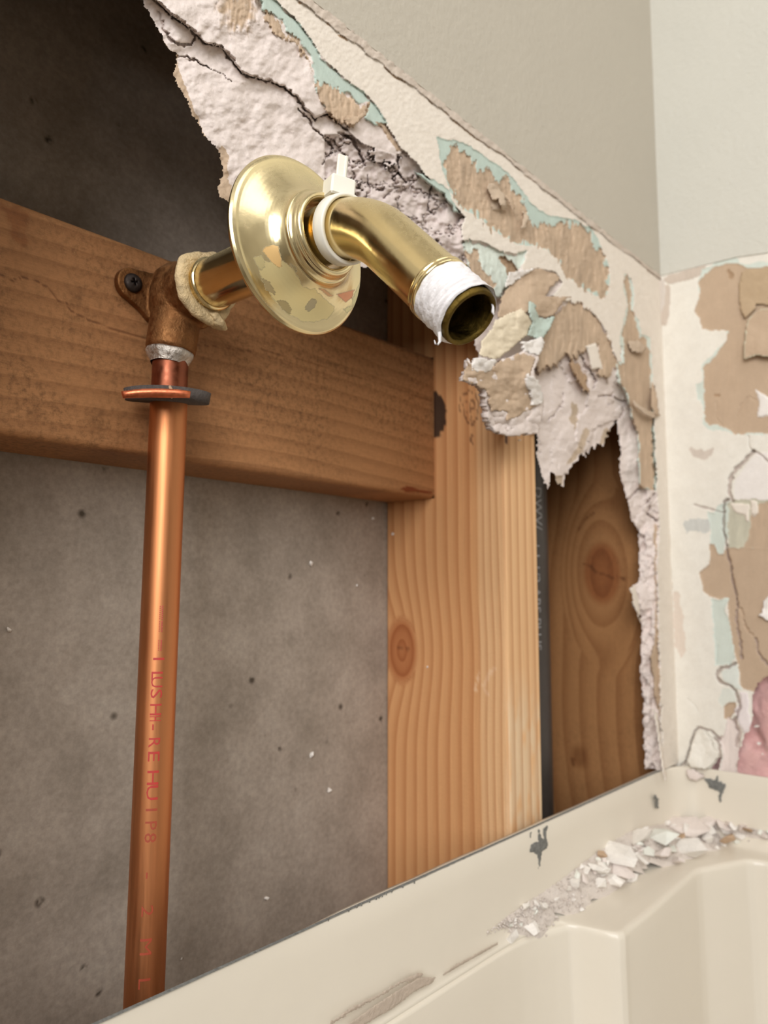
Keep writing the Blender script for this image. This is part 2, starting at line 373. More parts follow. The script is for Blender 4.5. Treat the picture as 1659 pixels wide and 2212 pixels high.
cracks = [(P2((100, 60), (130, 150), (170, 210), (230, 235), (270, 225), (290, 180)), 2.4, 6), (P2((195, 285), (250, 290), (300, 320), (350, 345)), 1.6, 4),
          (P2((350, 345), (420, 380), (475, 425)), 0.8, 2),
          (P2((820, 560), (870, 620), (930, 690), (990, 760)), 1.8, 4), (P2((985, 780), (960, 800), (940, 840)), 1.4, 4),
          (P2((1030, 680), (1080, 700), (1130, 780), (1160, 850)), 3.0, 5),
          (P2((1320, 800), (1325, 880), (1300, 925)), 2.0, 5), (P2((1325, 880), (1360, 930)), 2.0, 5), (P2((1170, 900), (1180, 990), (1150, 1020)), 1.6, 4),
          (P2((1250, 1020), (1300, 960)), 1.4, 3), (P2((1490, 950), (1480, 1080), (1500, 1100)), 1.6, 4),
          (P3((620, 1440), (680, 1380), (700, 1310)), 1.2, 3), (P3((850, 1320), (930, 1330), (985, 1360), (960, 1420)), 1.3, 4),
          (P3((1118, 1280), (1116, 1500), (1126, 1770)), 1.8, 6), (P3((1080, 1830), (1120, 1790)), 1.6, 4),
          (P3((760, 1120), (800, 1180), (840, 1250), (830, 1290)), 1.6, 4), (P3((470, 1000), (430, 1040)), 1.0, 2),
          (P4((640, 560), (660, 530), (700, 500)), 1.5, 4), (P4((740, 600), (735, 640), (775, 680)), 2.0, 4), (P4((800, 1650), (805, 1900)), 1.2, 4)]
# colour patches: polygon, colour, depth mm (None keeps the ground), streak strength, raggedness px
BP1 = P3((95, 100), (185, 120), (255, 140), (330, 200), (420, 260), (470, 310), (500, 350), (545, 420), (620, 470), (740, 490), (820, 530), (860, 590), (895, 680), (915, 760), (905, 840), (870, 860), (810, 830), (730, 770), (680, 690), (620, 640), (550, 610), (480, 610), (420, 570), (340, 520), (270, 470), (215, 440), (160, 360), (130, 280), (105, 190))
BP1i = P3((130, 195), (160, 140), (190, 150), (230, 170), (300, 260), (345, 250), (380, 300), (425, 290), (470, 370), (505, 430), (548, 510), (590, 505), (650, 520), (700, 505), (770, 520), (820, 565), (868, 640), (900, 720), (905, 780), (893, 840), (868, 855), (810, 826), (730, 766), (680, 686), (620, 636), (550, 606), (480, 606), (420, 566), (340, 516), (270, 466), (220, 436), (165, 356), (138, 280))
patchesA = [
    (P2((600, -60), (700, 0), (800, 100), (880, 200), (930, 290), (1020, 370), (1100, 440), (1180, 500), (1240, 580), (1275, 640), (1210, 650), (1150, 610), (1180, 510), (1130, 540), (1075, 480), (1050, 470), (1065, 560), (1040, 600), (960, 560), (905, 460), (885, 310), (840, 230), (790, 180), (750, 170), (735, 100), (640, 60), (590, -60)), MINT, 1.0, 0.25, 4),
    (P2((380, -60), (395, 60), (455, 170), (550, 195), (600, 130), (615, 40), (590, -60)), BROWN, None, 0.9, 14),
    (P2((640, 50), (640, 100), (690, 170), (760, 200), (830, 260), (870, 330), (885, 380), (870, 300), (835, 225), (790, 180), (750, 175), (735, 105)), BROWN, 1.4, 0.9, 6),
    (P2((895, 420), (960, 440), (1060, 480), (1130, 545), (1185, 515), (1150, 600), (1085, 655), (1000, 615), (935, 530)), BROWN, 1.0, 0.9, 5),
    (P2((1215, 620), (1260, 640), (1300, 700), (1345, 772), (1320, 770), (1270, 700)), BROWN, 1.6, 0.6, 2),
    (P3((-10, 255), (45, 285), (100, 315), (152, 350), (165, 390), (212, 462), (180, 455), (130, 375), (80, 335), (20, 300)), MINT, 0.5, 0.2, 3),
    (BP1, MINT, 0.5, 0.2, 3), (BP1i, BROWN, 1.0, 1.0, 8),
    (P3((350, 400), (380, 365), (420, 370), (430, 420), (400, 450), (355, 445)), TAN, 0.1, 0.3, 3),
    (P3((215, 590), (300, 600), (390, 645), (470, 665), (520, 640), (500, 700), (470, 760), (430, 800), (400, 860), (330, 880), (240, 700)), MINTP, 1.5, 0.7, 4),
    (P3((225, 640), (290, 650), (310, 720), (350, 760), (380, 800), (330, 850), (260, 760)), BROWN, 2.0, 0.9, 6),
    (P3((390, 670), (450, 680), (480, 740), (440, 760)), BROWN2, 3.0, 0.9, 4),
    (P3((700, 880), (760, 890), (840, 940), (885, 1000), (920, 1080), (948, 1180), (905, 1250), (850, 1210), (860, 1110), (845, 1080), (800, 1110), (740, 1160), (700, 1140), (640, 1190), (560, 1210), (560, 1130), (590, 1050), (640, 950)), BROWN, 1.0, 0.8, 6),
    (P3((720, 1150), (760, 1160), (800, 1230), (812, 1300), (790, 1310), (750, 1240)), BROWN2, 2.0, 0.6, 5),
    (P3((735, 1350), (765, 1370), (760, 1440), (740, 1490), (728, 1430)), TAN, None, 0.5, 5),
    (P3((800, 1470), (815, 1490), (800, 1560), (730, 1640), (705, 1650), (760, 1560)), TAN, None, 0.5, 4),
    (P3((900, 1470), (915, 1490), (905, 1540), (860, 1555), (880, 1500)), TAN, None, 0.5, 3),
    (P3((640, 1690), (665, 1700), (690, 1700), (690, 1745), (660, 1740)), TAN, None, 0.4, 2),
    (P3((800, 1085), (848, 1075), (878, 1195), (822, 1205)), CREAM, 0.3, 0.1, 2),
    (P3((978, 750), (1010, 762), (1026, 850), (1018, 920), (1050, 970), (1060, 1030), (1102, 1050), (1110, 1120), (1114, 1280), (1124, 1400), (1122, 1500), (1135, 1770), (1050, 1765), (1038, 1500), (1012, 1420), (992, 1330), (952, 1260), (940, 1170), (970, 1160), (960, 1040), (980, 960), (996, 900), (978, 820)), MINTP, 0.6, 0.2, 3),
    (P3((985, 762), (1008, 772), (1018, 850), (1010, 920), (1040, 970), (1050, 1035), (1090, 1066), (1100, 1120), (1104, 1280), (1114, 1400), (1112, 1500), (1125, 1766), (1055, 1760), (1045, 1500), (1020, 1420), (1000, 1330), (960, 1260), (946, 1172), (985, 1160), (968, 1040), (987, 960), (1002, 900), (984, 815)), BROWN, 1.0, 0.55, 4),
    (P4((768, 690), (784, 700), (782, 900), (786, 1200), (800, 1500), (800, 1720), (770, 1600), (748, 1400), (770, 1330), (778, 1100)), BROWN, 2.0, 0.3, 3),
    (P4((632, 1030), (660, 1020), (680, 1050), (700, 1200), (690, 1220), (650, 1110)), CREAM, 8.0, 0.1, 3),
]
def idw(X, Y, pts):
    num = 0; den = 0
    for x, y, d in pts:
        wgt = 1.0/(((X-x)**2+(Y-y)**2)+30.0)**1.2; num = num+wgt*d; den = den+wgt
    return num/den
def streaks(X, Y, s):
    a = vnoise(X/4.5+vnoise(X/30, Y/30, s)*3, Y/45, s); b = vnoise(X/2.6, Y/22, s+5)
    return a+0.6*b
def paint(X, Y, col, dep, patches):
    for k, (poly, colr, d, st, rag) in enumerate(patches):
        wx = X+fbm(X/14, Y/14, 4, k+11)*rag*1.6; wy = Y+fbm(X/14, Y/14, 4, k+47)*rag*1.6
        if st > 0.5: wy = wy+streaks(X, Y, k)*rag*2.2
        sd = sdist(wx, wy, poly, 20); m = sd < 0
        if not m.any(): continue
        cc = np.broadcast_to(colr, (m.sum(), 3))
        if st:
            q = np.clip(streaks(X[m], Y[m], k)*0.28*st, -.2, .14)[:, None]; cc = cc*(1+q)
            low = fbm(X[m]/25, Y[m]/40, 3, k+80)[:, None]*0.25*st; cc = cc*(1+np.clip(low, -.2, .12))
        if rag > 10:
            al = np.clip(-sd[m]/22, 0, 1)[:, None]; cc = col[m]*(1-al)+cc*al
        col[m] = cc
        if d is not None:
            t = np.clip(-sd[m]/2.5, 0, 1); dep[m] = dep[m]*(1-t)+d*t
        if st > 0.5: dep[m] += streaks(X[m], Y[m], k)*0.8*st+np.abs(fbm(X[m]/9, Y[m]/16, 3, k+5))*0.9*st
xs = np.concatenate([np.array(outgrow(268, 16, 1.42, -1))[::-1], frange(270, 1475, 2.0)])
ys = np.concatenate([np.array(outgrow(-42, 17, 1.42, -1))[::-1], frange(-40, 1720, 2.0)])
X, Y = np.meshgrid(xs, ys); shp = X.shape
pre = (Y < 1720) & ~((X < 470) & (Y > 470)) & ~((X < 990) & (Y > 760)) & ~((X < 1330) & (Y > 1070))
wxr = fbm(X/9, Y/9, 4, 3)*7; wyr = fbm(X/9, Y/9, 4, 9)*7
loB = (X > 1150) & (Y > 880) & (X < 1340)
Yf = Y+np.where(loB, streaks(X, Y, 2)*14, 0)
sdM = sdist(X+wxr, Yf+wyr, dry_poly, 900)
keep = (sdM < 0) & pre
sdF = sdist(X+wxr*0.5, Y+wyr*0.5, face_poly, 400)
df = np.clip(sdF, 0, None); dh = np.clip(-sdM, 0, None)
prof = 1.5+10.5*np.clip(df/(df+dh+1e-6), 0, 1)**0.9
dep = np.where(sdF < 0, 0.0, prof)
sdS = sdist(X, Y, slab_poly, 60)
up = (sdS < 0) & (sdF > 0)
dep = np.where(up, 1.5+(dep-1.5)*0.45, dep)
# gypsum relief
gy = sdF > 0
dep = dep+np.where(gy, fbm(X/45, Y/45, 3, 20)*2.2+fbm(X/9, Y/9, 3, 22)*0.30, 0)
# crumbled blocks behind the arm
bl = gy & (X > 700) & (X < 1010) & (Y > 290) & (Y < 640) & ~up
f1_, f2_, cid = voro((X+wxr*3)/72, (Y+wyr*3)/60)
dep = dep+np.where(bl, (cid-0.3)*4.5+fbm(X/22, Y/22, 3, 29)*2.5+2.2*np.clip(1-(f2_-f1_)*9, 0, 1)*(cid > 0.45), 0)
lowg = gy & (X > 1100) & (Y > 780) & (X < 1345)
f1_, f2_, cid2 = voro((X+wxr*2)/34, (Y+wyr*2)/60)
dep = dep+np.where(lowg, (cid2-0.5)*1.6, 0)
# strip beside the corner: broken gypsum edge
side = gy & (X > 1325) & (Y > 1040)
f1_, f2_, cid3 = voro((X+wxr)/22, (Y+wyr)/46)
dep = dep+np.where(side, (cid3-0.5)*3.5, 0)
# painted face: roller texture
dep = dep+np.where(~gy, fbm(X/7, Y/7, 2, 31)*0.22, 0)
dep = dep.ravel(); Xr, Yr = X.ravel(), Y.ravel()
col = np.where((sdF.ravel() < 0)[:, None], CREAM, BROWN)
gi = inside(X+wxr*.6, Y+wyr*.6, gyp_in+PX((520, 500), (1600, 560), (1600, -3400), (-900, -3400), (-900, -140)))
col = np.where((gy & ((X > 500) | gi)).ravel()[:, None], GYP, col)
col = np.where((gy & (X < 560) & (Y < 20)).ravel()[:, None], GYP, col)
col = np.where(bl.ravel()[:, None] , GYPG*0.5+GYP*0.5, col)
paint(Xr, Yr, col, dep, patchesA)
for pts, wd, dp in [(crack1, 2.6, 3.6)]+cracks:
    m = (Xr > min(p[0] for p in pts)-20) & (Xr < max(p[0] for p in pts)+20) & (Yr > min(p[1] for p in pts)-20) & (Yr < max(p[1] for p in pts)+20)
    n1 = fbm(Xr[m]/10, Yr[m]/10, 3, 71)*7
    d = seg_dist(Xr[m]+n1, Yr[m]+fbm(Xr[m]/10, Yr[m]/10, 3, 75)*7, pts)
    wloc = wd*(0.75+1.1*np.abs(vnoise(Xr[m]/18, Yr[m]/18, 90)))
    dep[m] += dp*.7*np.clip((wloc-d)/1.6+0.5, 0, 1)
# stained adhesive along the cut line
Pv = onY(Xr, Yr, YA); zc = Pv[:, 2]
band = 0.0030+0.0028*fbm(Xr/40, Yr/40, 3, 60)+np.clip((1000-Xr)/1000, 0, 1)*0.004
ma = (zc > ZCUT-band) & (sdF.ravel() < 0)
col[ma] = ADH*(1+0.12*fbm(Xr[ma]/12, Yr[ma]/12, 3, 62)[:, None]); dep[ma] -= 0.8+0.6*fbm(Xr[ma]/12, Yr[ma]/12, 3, 64)
mt = (zc > ZCUT-band*1.25) & (zc < ZCUT-band) & (vnoise(Xr/25, Yr/25, 65) > 0.0); col[mt] = BROWN2
dep = np.clip(dep, -2.5, 13.0)
V = onY(Xr, Yr, YA+dep/1000.0)
kp = keep.ravel() & (V[:, 2] < ZCUT+0.001) & (V[:, 0] < XC+0.002) & (V[:, 2] > ZLIP+0.0003)
V[:, 0] = np.minimum(V[:, 0], XC+0.0005)
q, used = grid_faces(shp[1], shp[0], kp)
torn = from_np('torn_drywall', V[used], q, m_dry, wall_back, True, {'layer': col[used]})
tag(torn, 'stripped band of moisture-resistant drywall, broken open to white plaster core and brown paper')
# the same band outside the picture, left of the hole
xl_edge = float(V[used][:, 0].min())
box('unseen_drywall', (XL, YA, ZLIP+.001), (0.030, YSTUD, ZCUT), m_room, wall_back)

bm = bmesh.new(); pg = [(.030, ZCUT), (.076, ZCUT), (.076, .17), (.055, .10), (.030, .05)]  # unseen piece added to block light from the cavity's upper left
v0 = [bm.verts.new((x_, YA, z_)) for x_, z_ in pg]; v1 = [bm.verts.new((x_, YSTUD, z_)) for x_, z_ in pg]; bm.faces.new(v0); bm.faces.new(v1[::-1])
for k in range(5): bm.faces.new((v0[k], v1[k], v1[(k+1) % 5], v0[(k+1) % 5]))
from_bm('unseen_drywall', bm, m_room, wall_back, False)
# loose paper and broken pieces hanging off the drywall
def flap(name, poly, colr, ctrl, parent, label, plane='A', step=2.5, rag=3, st=0.4, thick=0.0006, rim=None, edgecol=None, noiseamp=0.6):
    p = np.array(poly); x0, y0 = p.min(0)-8; x1, y1 = p.max(0)+8
    X, Y = np.meshgrid(frange(x0, x1, step), frange(y0, y1, step)); k = int(abs(x0*7+y0*3)) % 50
    wx = X+fbm(X/10, Y/10, 4, k)*rag*1.6; wy = Y+fbm(X/10, Y/10, 4, k+9)*rag*1.6
    sd = sdist(wx, wy, poly, 400); kp = (sd < 0).ravel()
    if not kp.any(): return None
    d = idw(X, Y, ctrl)+fbm(X/14, Y/14, 3, k+3)*noiseamp*2+fbm(X/5, Y/5, 2, k+4)*noiseamp*0.3
    c = np.broadcast_to(colr, (X.size, 3))*(1+np.clip(streaks(X.ravel(), Y.ravel(), k)*0.25*st, -.2, .15)[:, None])
    if rim is not None:
        r = ((sd.ravel() > -rim[0]) & (vnoise(X.ravel()/12, Y.ravel()/12, k) > -0.28)); c = np.where(r[:, None], rim[1], c)
    if plane == 'A': V = onY(X.ravel(), Y.ravel(), YA+d.ravel()/1000)
    else: V = onX(X.ravel(), Y.ravel(), XC+d.ravel()/1000)
    q, used = grid_faces(X.shape[1], X.shape[0], kp)
    if not len(q): return None
    o = from_np(name, V[used], q, m_dry, parent, True, {'layer': c[used]})
    md = o.modifiers.new('thick', 'SOLIDIFY'); md.thickness = thick; md.offset = 0
    if label: tag(o, label)
    return o
def C3(*p): return [(900+x/2.186, 250+y/2.186, d) for x, y, d in p]
def C6(*p): return [(1400+x/3.687, 550+y/3.687, d) for x, y, d in p]
def C7(*p): return [(1400+x/3.687, 1150+y/3.687, d) for x, y, d in p]
ctl = C3((440, 790, 1), (640, 740, 1), (520, 940, -9), (380, 1000, -8), (300, 1140, -11), (590, 1050, -5), (600, 960, -2), (210, 1250, -9), (450, 1200, -8), (345, 1490, -2), (560, 1500, -2), (585, 1370, -4), (540, 1230, -10), (430, 1330, -5), (660, 850, -3))
W = wall_back
flap('broken_drywall_piece', P3((210, 1250), (240, 1150), (280, 1190), (340, 1205), (400, 1150), (500, 1115), (575, 1140), (552, 1200), (545, 1225), (580, 1280), (588, 1370), (565, 1502), (500, 1508), (430, 1512), (345, 1492), (322, 1440), (305, 1300), (290, 1280)), GYP, ctl, W, 'hanging broken piece with brown paper over white plaster', thick=0.004, rag=2, noiseamp=0.8)
ctl2 = [(x, y, d-2.6) for x, y, d in ctl]
flap('torn_paper', P3((210, 1248), (240, 1150), (280, 1195), (340, 1205), (400, 1150), (500, 1118), (568, 1140), (550, 1200), (535, 1230), (520, 1290), (580, 1368), (540, 1390), (500, 1405), (440, 1445), (415, 1440), (425, 1400), (350, 1395), (322, 1300), (290, 1275)), BROWN, ctl2, W, 'brown paper over the hanging broken piece', rag=4)
flap('torn_paper', P3((375, 962), (400, 850), (440, 790), (520, 740), (580, 713), (640, 738), (682, 768), (640, 810), (610, 850), (660, 850), (755, 852), (690, 880), (650, 950), (600, 960), (540, 935), (480, 940)), BROWN, ctl, W, 'curled brown paper tongue above the arm end', rag=3)
flap('torn_paper', P3((370, 960), (500, 905), (545, 975), (522, 1040), (462, 1090), (382, 1152), (290, 1135), (305, 1060), (355, 1000)), lin(232, 218, 192), [(x, y, d-1) for x, y, d in ctl], W, 'folded cream painted scrap below the arm end', rag=2, st=0.1)
flap('torn_paper', P3((525, 868), (560, 890), (575, 945), (600, 960), (655, 945), (630, 1010), (592, 1062), (520, 1035), (545, 975), (530, 930)), MINT, [(x, y, d-1.5) for x, y, d in ctl], W, 'mint green scrap of paper', rag=2, st=0.2)
flap('plaster_piece', P3((495, 1070), (590, 1045), (600, 1070), (575, 1135), (500, 1115)), WHITE, [(x, y, d-2) for x, y, d in ctl], W, None, rag=3, thick=0.002)
flap('plaster_piece', P3((270, 1140), (375, 1152), (350, 1205), (300, 1222), (245, 1200)), WHITE, [(x, y, d-2) for x, y, d in ctl], W, None, rag=4, thick=0.002)
flap('plaster_piece', P3((520, 1215), (548, 1222), (585, 1280), (590, 1372), (540, 1368), (525, 1290), (510, 1250)), WHITE, [(x, y, d-3.4) for x, y, d in ctl], W, None, rag=4, thick=0.002)
flap('torn_paper', P3((430, 740), (520, 725), (570, 712), (520, 750), (455, 795), (415, 810)), WHITE, [(x, y, d-1) for x, y, d in ctl], W, None, rag=2)
flap('torn_paper', P2((1120, 590), (1150, 575), (1178, 510), (1186, 530), (1165, 590), (1110, 640), (1060, 640), (1040, 605), (1085, 600)), BROWN, [(773, 245, -1), (797, 218, -5), (740, 262, 1)], W, 'curled brown paper lip below the mint strip', rag=2)
flap('torn_paper', P3((1020, 1335), (1060, 1370), (1110, 1395), (1165, 1408), (1120, 1432), (1070, 1410), (1025, 1370)), TAN, [(1366, 862, -1), (1400, 885, -4), (1433, 894, -1)], W, 'thin curl of paper near the corner', rag=1)
flap('torn_paper', P3((1105, 1230), (1130, 1290), (1145, 1400), (1135, 1425), (1110, 1380)), BROWN, [(1408, 820, 0), (1418, 880, -3)], W, None, rag=1)
flap('torn_paper', P3((330, 310), (385, 330), (420, 380), (430, 440), (400, 450), (385, 400), (350, 400)), TAN, [(1060, 400, -1), (1085, 440, -3), (1090, 455, 0)], W, None, rag=3)
flap('torn_paper', P3((380, 350), (450, 380), (470, 430), (450, 460), (425, 400)), BROWN, [(1075, 410, 0), (1105, 445, -3)], W, None, rag=3)
flap('torn_paper', P3((500, 440), (530, 470), (520, 530), (490, 540), (500, 490)), TAN, [(1130, 460, 0), (1135, 490, -3)], W, None, rag=2)
flap('torn_paper', P3((990, 1060), (1050, 1060), (1090, 1090), (1060, 1130), (1010, 1110)), TAN, [(1355, 735, 0), (1390, 750, -2)], W, None, rag=2)
flap('corner_paint_strip', P4((760, 1660), (790, 1700), (808, 1850), (840, 2065), (826, 2060), (806, 1990), (790, 1850)), CREAM, [(1412, 1530, -0.5), (1438, 1690, -5)], W, 'peeling cream sliver at the foot of the corner', rag=1)

# ------------------------------------------------------------------ torn drywall of the right wall
XB = XC
patchesB = [
    (P6((110, 200), (170, 235), (300, 205), (420, 165), (460, 80), (440, 75), (170, 160)), ADH, -0.6, 0.2, 2),
    (P6((60, 190), (100, 190), (140, 240), (170, 240), (180, 330), (165, 480), (150, 560), (110, 560), (75, 500), (58, 330)), ADH, -0.5, 0.1, 1),
    (P6((80, 200), (130, 200), (140, 300), (130, 400), (100, 480), (70, 450), (62, 330)), lin(214, 204, 194), -0.9, 0.1, 1),
    (P6((395, 215), (430, 120), (540, 60), (640, 20), (720, 40), (740, 70), (800, 75), (880, 60), (1400, 30), (1400, 1440), (955, 1430), (800, 1440), (690, 1440), (640, 1405), (520, 1405), (450, 1375), (440, 1330), (425, 1170), (385, 1150), (385, 1030), (430, 1010), (432, 880), (550, 760), (630, 668), (628, 598), (520, 600), (430, 580), (415, 500), (400, 340)), MINTP, 0.3, 0.2, 3),
    (P6((402, 225), (450, 150), (520, 110), (600, 75), (660, 65), (720, 70), (770, 100), (955, 100), (1400, 70), (1400, 1425), (955, 1420), (800, 1425), (690, 1430), (640, 1395), (580, 1370), (540, 1360), (480, 1365), (452, 1330), (442, 1060), (440, 890), (500, 850), (570, 770), (632, 680), (640, 610), (520, 608), (430, 590), (410, 500), (368, 465), (385, 400), (400, 340)), BROWN, 0.8, 0.15, 3),
    (P6((620, 120), (650, 110), (690, 150), (690, 190), (650, 200)), BROWN2, 1.6, 0.4, 3),
    (P6((850, 1070), (880, 1090), (960, 1140), (1000, 1150), (1000, 1290), (930, 1290), (885, 1305), (868, 1270), (878, 1180)), WHITE, -0.4, 0.1, 3),
    (P6((520, 1110), (580, 1110), (580, 1130), (525, 1135)), BROWN2, 1.5, 0.2, 1),
    (P6((320, 1540), (400, 1560), (530, 1530), (520, 1580), (440, 1640), (370, 1600)), lin(214, 202, 190), 0.2, 0.2, 6),
    (P6((860, 1570), (1400, 1560), (1400, 1960), (690, 1950), (680, 1880), (700, 1800), (760, 1700)), WHITE, -0.2, 0.0, 2),
    (P6((290, 2120), (400, 2090), (540, 2130), (560, 2170), (440, 2212), (310, 2212)), lin(206, 206, 200), 0.1, 0.3, 6),
    (P6((470, 2040), (520, 2060), (560, 2000), (620, 1970), (640, 1960), (660, 2212)) + P7((620, 60), (600, 190), (560, 185), (540, 120), (490, 90), (500, 0)), MINTP, 0.4, 0.1, 3),
    (P6((640, 1960), (800, 1955), (1400, 1940)) + P7((1400, 150), (900, 140), (640, 150), (640, 0)), lin(202, 198, 178), 0.5, 0.5, 4),
    (P6((820, 2090), (870, 2040), (870, 1990), (930, 1970), (1400, 1965)) + P7((1400, 160), (760, 130), (800, 20)), BROWN, 0.9, 0.3, 4),
    (P6((655, 1975), (805, 1985), (810, 2130), (790, 2130), (770, 2080), (690, 2060)), CREAM, -0.8, 0.05, 2),
    (P6((815, 1960), (865, 1960), (878, 2060), (850, 2090), (820, 2060)), CREAM, -0.8, 0.05, 2),
    (P7((405, 330), (440, 290), (490, 250), (490, 90), (530, 95), (560, 180), (600, 170), (620, 120), (1400, 130), (1400, 1420), (860, 1300), (820, 1260), (740, 1240), (720, 1060), (690, 1000), (670, 860), (640, 700), (620, 540), (520, 520), (440, 470), (430, 400)), BROWN, 0.9, 0.15, 3),
    (P7((505, 520), (560, 545), (600, 520), (640, 520), (615, 600), (640, 690), (665, 790), (670, 860), (690, 1000), (660, 1050), (560, 1065), (530, 1060), (535, 960), (515, 720)), MINTP, 0.4, 0.1, 3),
    (P7((585, 1110), (640, 1075), (700, 1045), (722, 1090), (715, 1200), (752, 1235), (740, 1255), (690, 1240), (600, 1180)), lin(226, 230, 222), -0.3, 0.05, 1),
    (P7((590, 1240), (690, 1255), (700, 1340), (680, 1360), (620, 1350), (590, 1400), (560, 1340)), lin(226, 228, 218), 0.0, 0.1, 2),
    (P7((600, 1390), (640, 1355), (695, 1355), (690, 1430), (650, 1480), (605, 1490)), BROWN, 1.2, 0.3, 2),
    (P7((720, 1270), (790, 1270), (806, 1330), (800, 1400), (830, 1560), (770, 1600), (720, 1530), (690, 1410), (705, 1390), (740, 1380)), lin(236, 226, 224), -1.0, 0.1, 2),
    (P7((560, 1640), (590, 1620), (640, 1470), (690, 1480), (720, 1540), (750, 1600), (740, 1700), (710, 1900), (660, 1960), (560, 1960), (600, 1760)), GYP, 2.5, 0.3, 3),
    (P7((200, 460), (240, 470), (290, 700), (295, 960), (260, 1010), (215, 900)), lin(226, 212, 198), 0.1, 0.1, 5),
]
cracksB = [(P6((797, 1440), (798, 1500), (815, 1545), (842, 1562)), 1.2, 2.0), (P6((842, 1562), (770, 1640), (700, 1710), (655, 1790), (648, 1880), (668, 1955)), 3.4, 3.5),
           (P6((842, 1562), (900, 1600), (960, 1650), (1100, 1700)), 1.6, 2.0), (P6((370, 1990), (470, 2020), (600, 2060)), 1.6, 1.5),
           (P6((640, 1955), (605, 1970), (600, 2212)) + P7((600, 0), (620, 80), (650, 220), (680, 400), (715, 580)), 2.0, 5.0),
           (P7((715, 590), (700, 700), (730, 820), (745, 1000)), 2.2, 3.5), (P7((740, 600), (770, 740), (830, 820)), 1.3, 2), (P7((860, 850), (880, 960), (955, 1060)), 2.0, 3),
           (P7((700, 1040), (640, 1070), (580, 1080), (545, 1130), (560, 1180), (640, 1215), (700, 1260), (715, 1330), (735, 1400), (690, 1500)), 2.6, 5),
           (P7((320, 1330), (370, 1380), (405, 1430)), 0.8, 1), (P7((390, 1550), (430, 1555), (520, 1590), (570, 1640)), 2.0, 4),
           (P7((385, 1560), (350, 1650), (325, 1760), (290, 1840), (250, 1870)), 1.8, 5), (P7((540, 1640), (570, 1720), (580, 1800)), 2.6, 4),
           (P7((550, 900), (555, 1000), (545, 1050)), 0.8, 1), (P7((690, 1500), (720, 1600), (700, 1700)), 2, 3),
           (P6((710, 240), (725, 340), (722, 470), (745, 520), (775, 510)), 0.8, 0.8), (P6((545, 1150), (540, 1300), (600, 1360)), 0.7, 0.8), (P6((700, 1310), (740, 1200), (810, 1130), (860, 1160)), 0.9, 0.9)]
holeB = P7((1400, 1080), (955, 1150), (900, 1185), (880, 1200), (860, 1250), (835, 1290), (835, 1400), (838, 1500), (805, 1590), (770, 1620), (745, 1700), (725, 1780), (715, 1900), (760, 1960), (1400, 2050))
holeB2 = P7((480, 1910), (530, 1850), (580, 1790), (560, 1900), (545, 1925))
xs = np.concatenate([frange(1415, 1715, 2.0), frange(1720, 2150, 8.0)]); ys = frange(480, 1760, 2.0)
X, Y = np.meshgrid(xs, ys); shp = X.shape; Xr, Yr = X.ravel(), Y.ravel()
col = np.broadcast_to(CREAMB, (X.size, 3)).copy(); dep = fbm(Xr/9, Yr/9, 2, 31)*0.1
wv = fbm(Xr/80, Yr/80, 2, 33)*0.6; dep = dep+wv
mm_ = (vnoise(Xr/40, Yr/60, 34) > 0.1); col[mm_] = col[mm_]*0.985
paint(Xr, Yr, col, dep, patchesB)
for pts, wd, dp in cracksB:
    n1 = fbm(Xr/8, Yr/8, 3, 71)*4; d = seg_dist(Xr+n1, Yr+fbm(Xr/8, Yr/8, 3, 75)*4, pts); k = np.clip((wd-d)/1.4+0.5, 0, 1); dep += dp*k
    if wd > 1.5: col = col*(1-0.75*k[:, None])+(GYPG*0.6+BROWN2*0.3)*0.75*k[:, None]
n1 = fbm(Xr/8, Yr/8, 4, 41)*4; n2 = fbm(Xr/8, Yr/8, 4, 42)*4
keepB = ~(sdist(Xr+n1, Yr+n2, holeB, 900) < 0) & ~(sdist(Xr+n1*.5, Yr+n2*.5, holeB2, 60) < 0)
V = onX(Xr, Yr, XB+np.clip(dep, -2, 6)/1000)
zc_line = np.interp(-V[:, 1], [-YA]+[-y for y, z in yz[1:5]]+[1], [ZCUT]+[z for y, z in yz[1:5]]+[yz[4][1]])
keepB &= (V[:, 1] < YA+0.002) & (V[:, 2] < zc_line+0.0005)
V[:, 1] = np.minimum(V[:, 1], YA+0.001)
q, used = grid_faces(shp[1], shp[0], keepB)
tornB = from_np('torn_drywall', V[used], q, m_dry, wall_right, True, {'layer': col[used]})
tag(tornB, 'cream stripped drywall of the right wall with brown paper patches and cracks')
box('unseen_drywall', (XC, YF_, ZLIP+.03), (XC+.012, 0.03, yz[4][1]), m_room, wall_right)
WR = wall_right
flap('torn_paper', P6((720, 245), (745, 130), (800, 110), (955, 105), (1100, 100), (1100, 440), (950, 400), (860, 400), (855, 440), (775, 512), (745, 470), (722, 380)), lin(190, 166, 136), C6((720, 245, -0.2), (780, 500, -2), (900, 300, -0.8), (1000, 150, 0)), WR, 'raised brown paper layer near the right frame edge', 'B', rag=1, st=0.15, noiseamp=0.2)
flap('torn_paper', P6((790, 515), (860, 440), (900, 430), (960, 425), (1100, 430), (1100, 830), (955, 815), (860, 810), (765, 838), (758, 760), (775, 600)), BROWN, C6((860, 440, -0.3), (765, 838, -4.5), (955, 815, -5.5), (950, 500, -0.5)), WR, 'curled brown paper square with a pale mint edge', 'B', rag=1, st=0.1, rim=(2.6, lin(214, 214, 190)), noiseamp=0.2)
flap('plaster_piece', P7((865, 655), (905, 640), (920, 540), (960, 500), (1000, 560), (1000, 700), (945, 705), (900, 680)), WHITE, C7((870, 655, -3), (950, 600, 0)), WR, None, 'B', rag=1, thick=0.001)
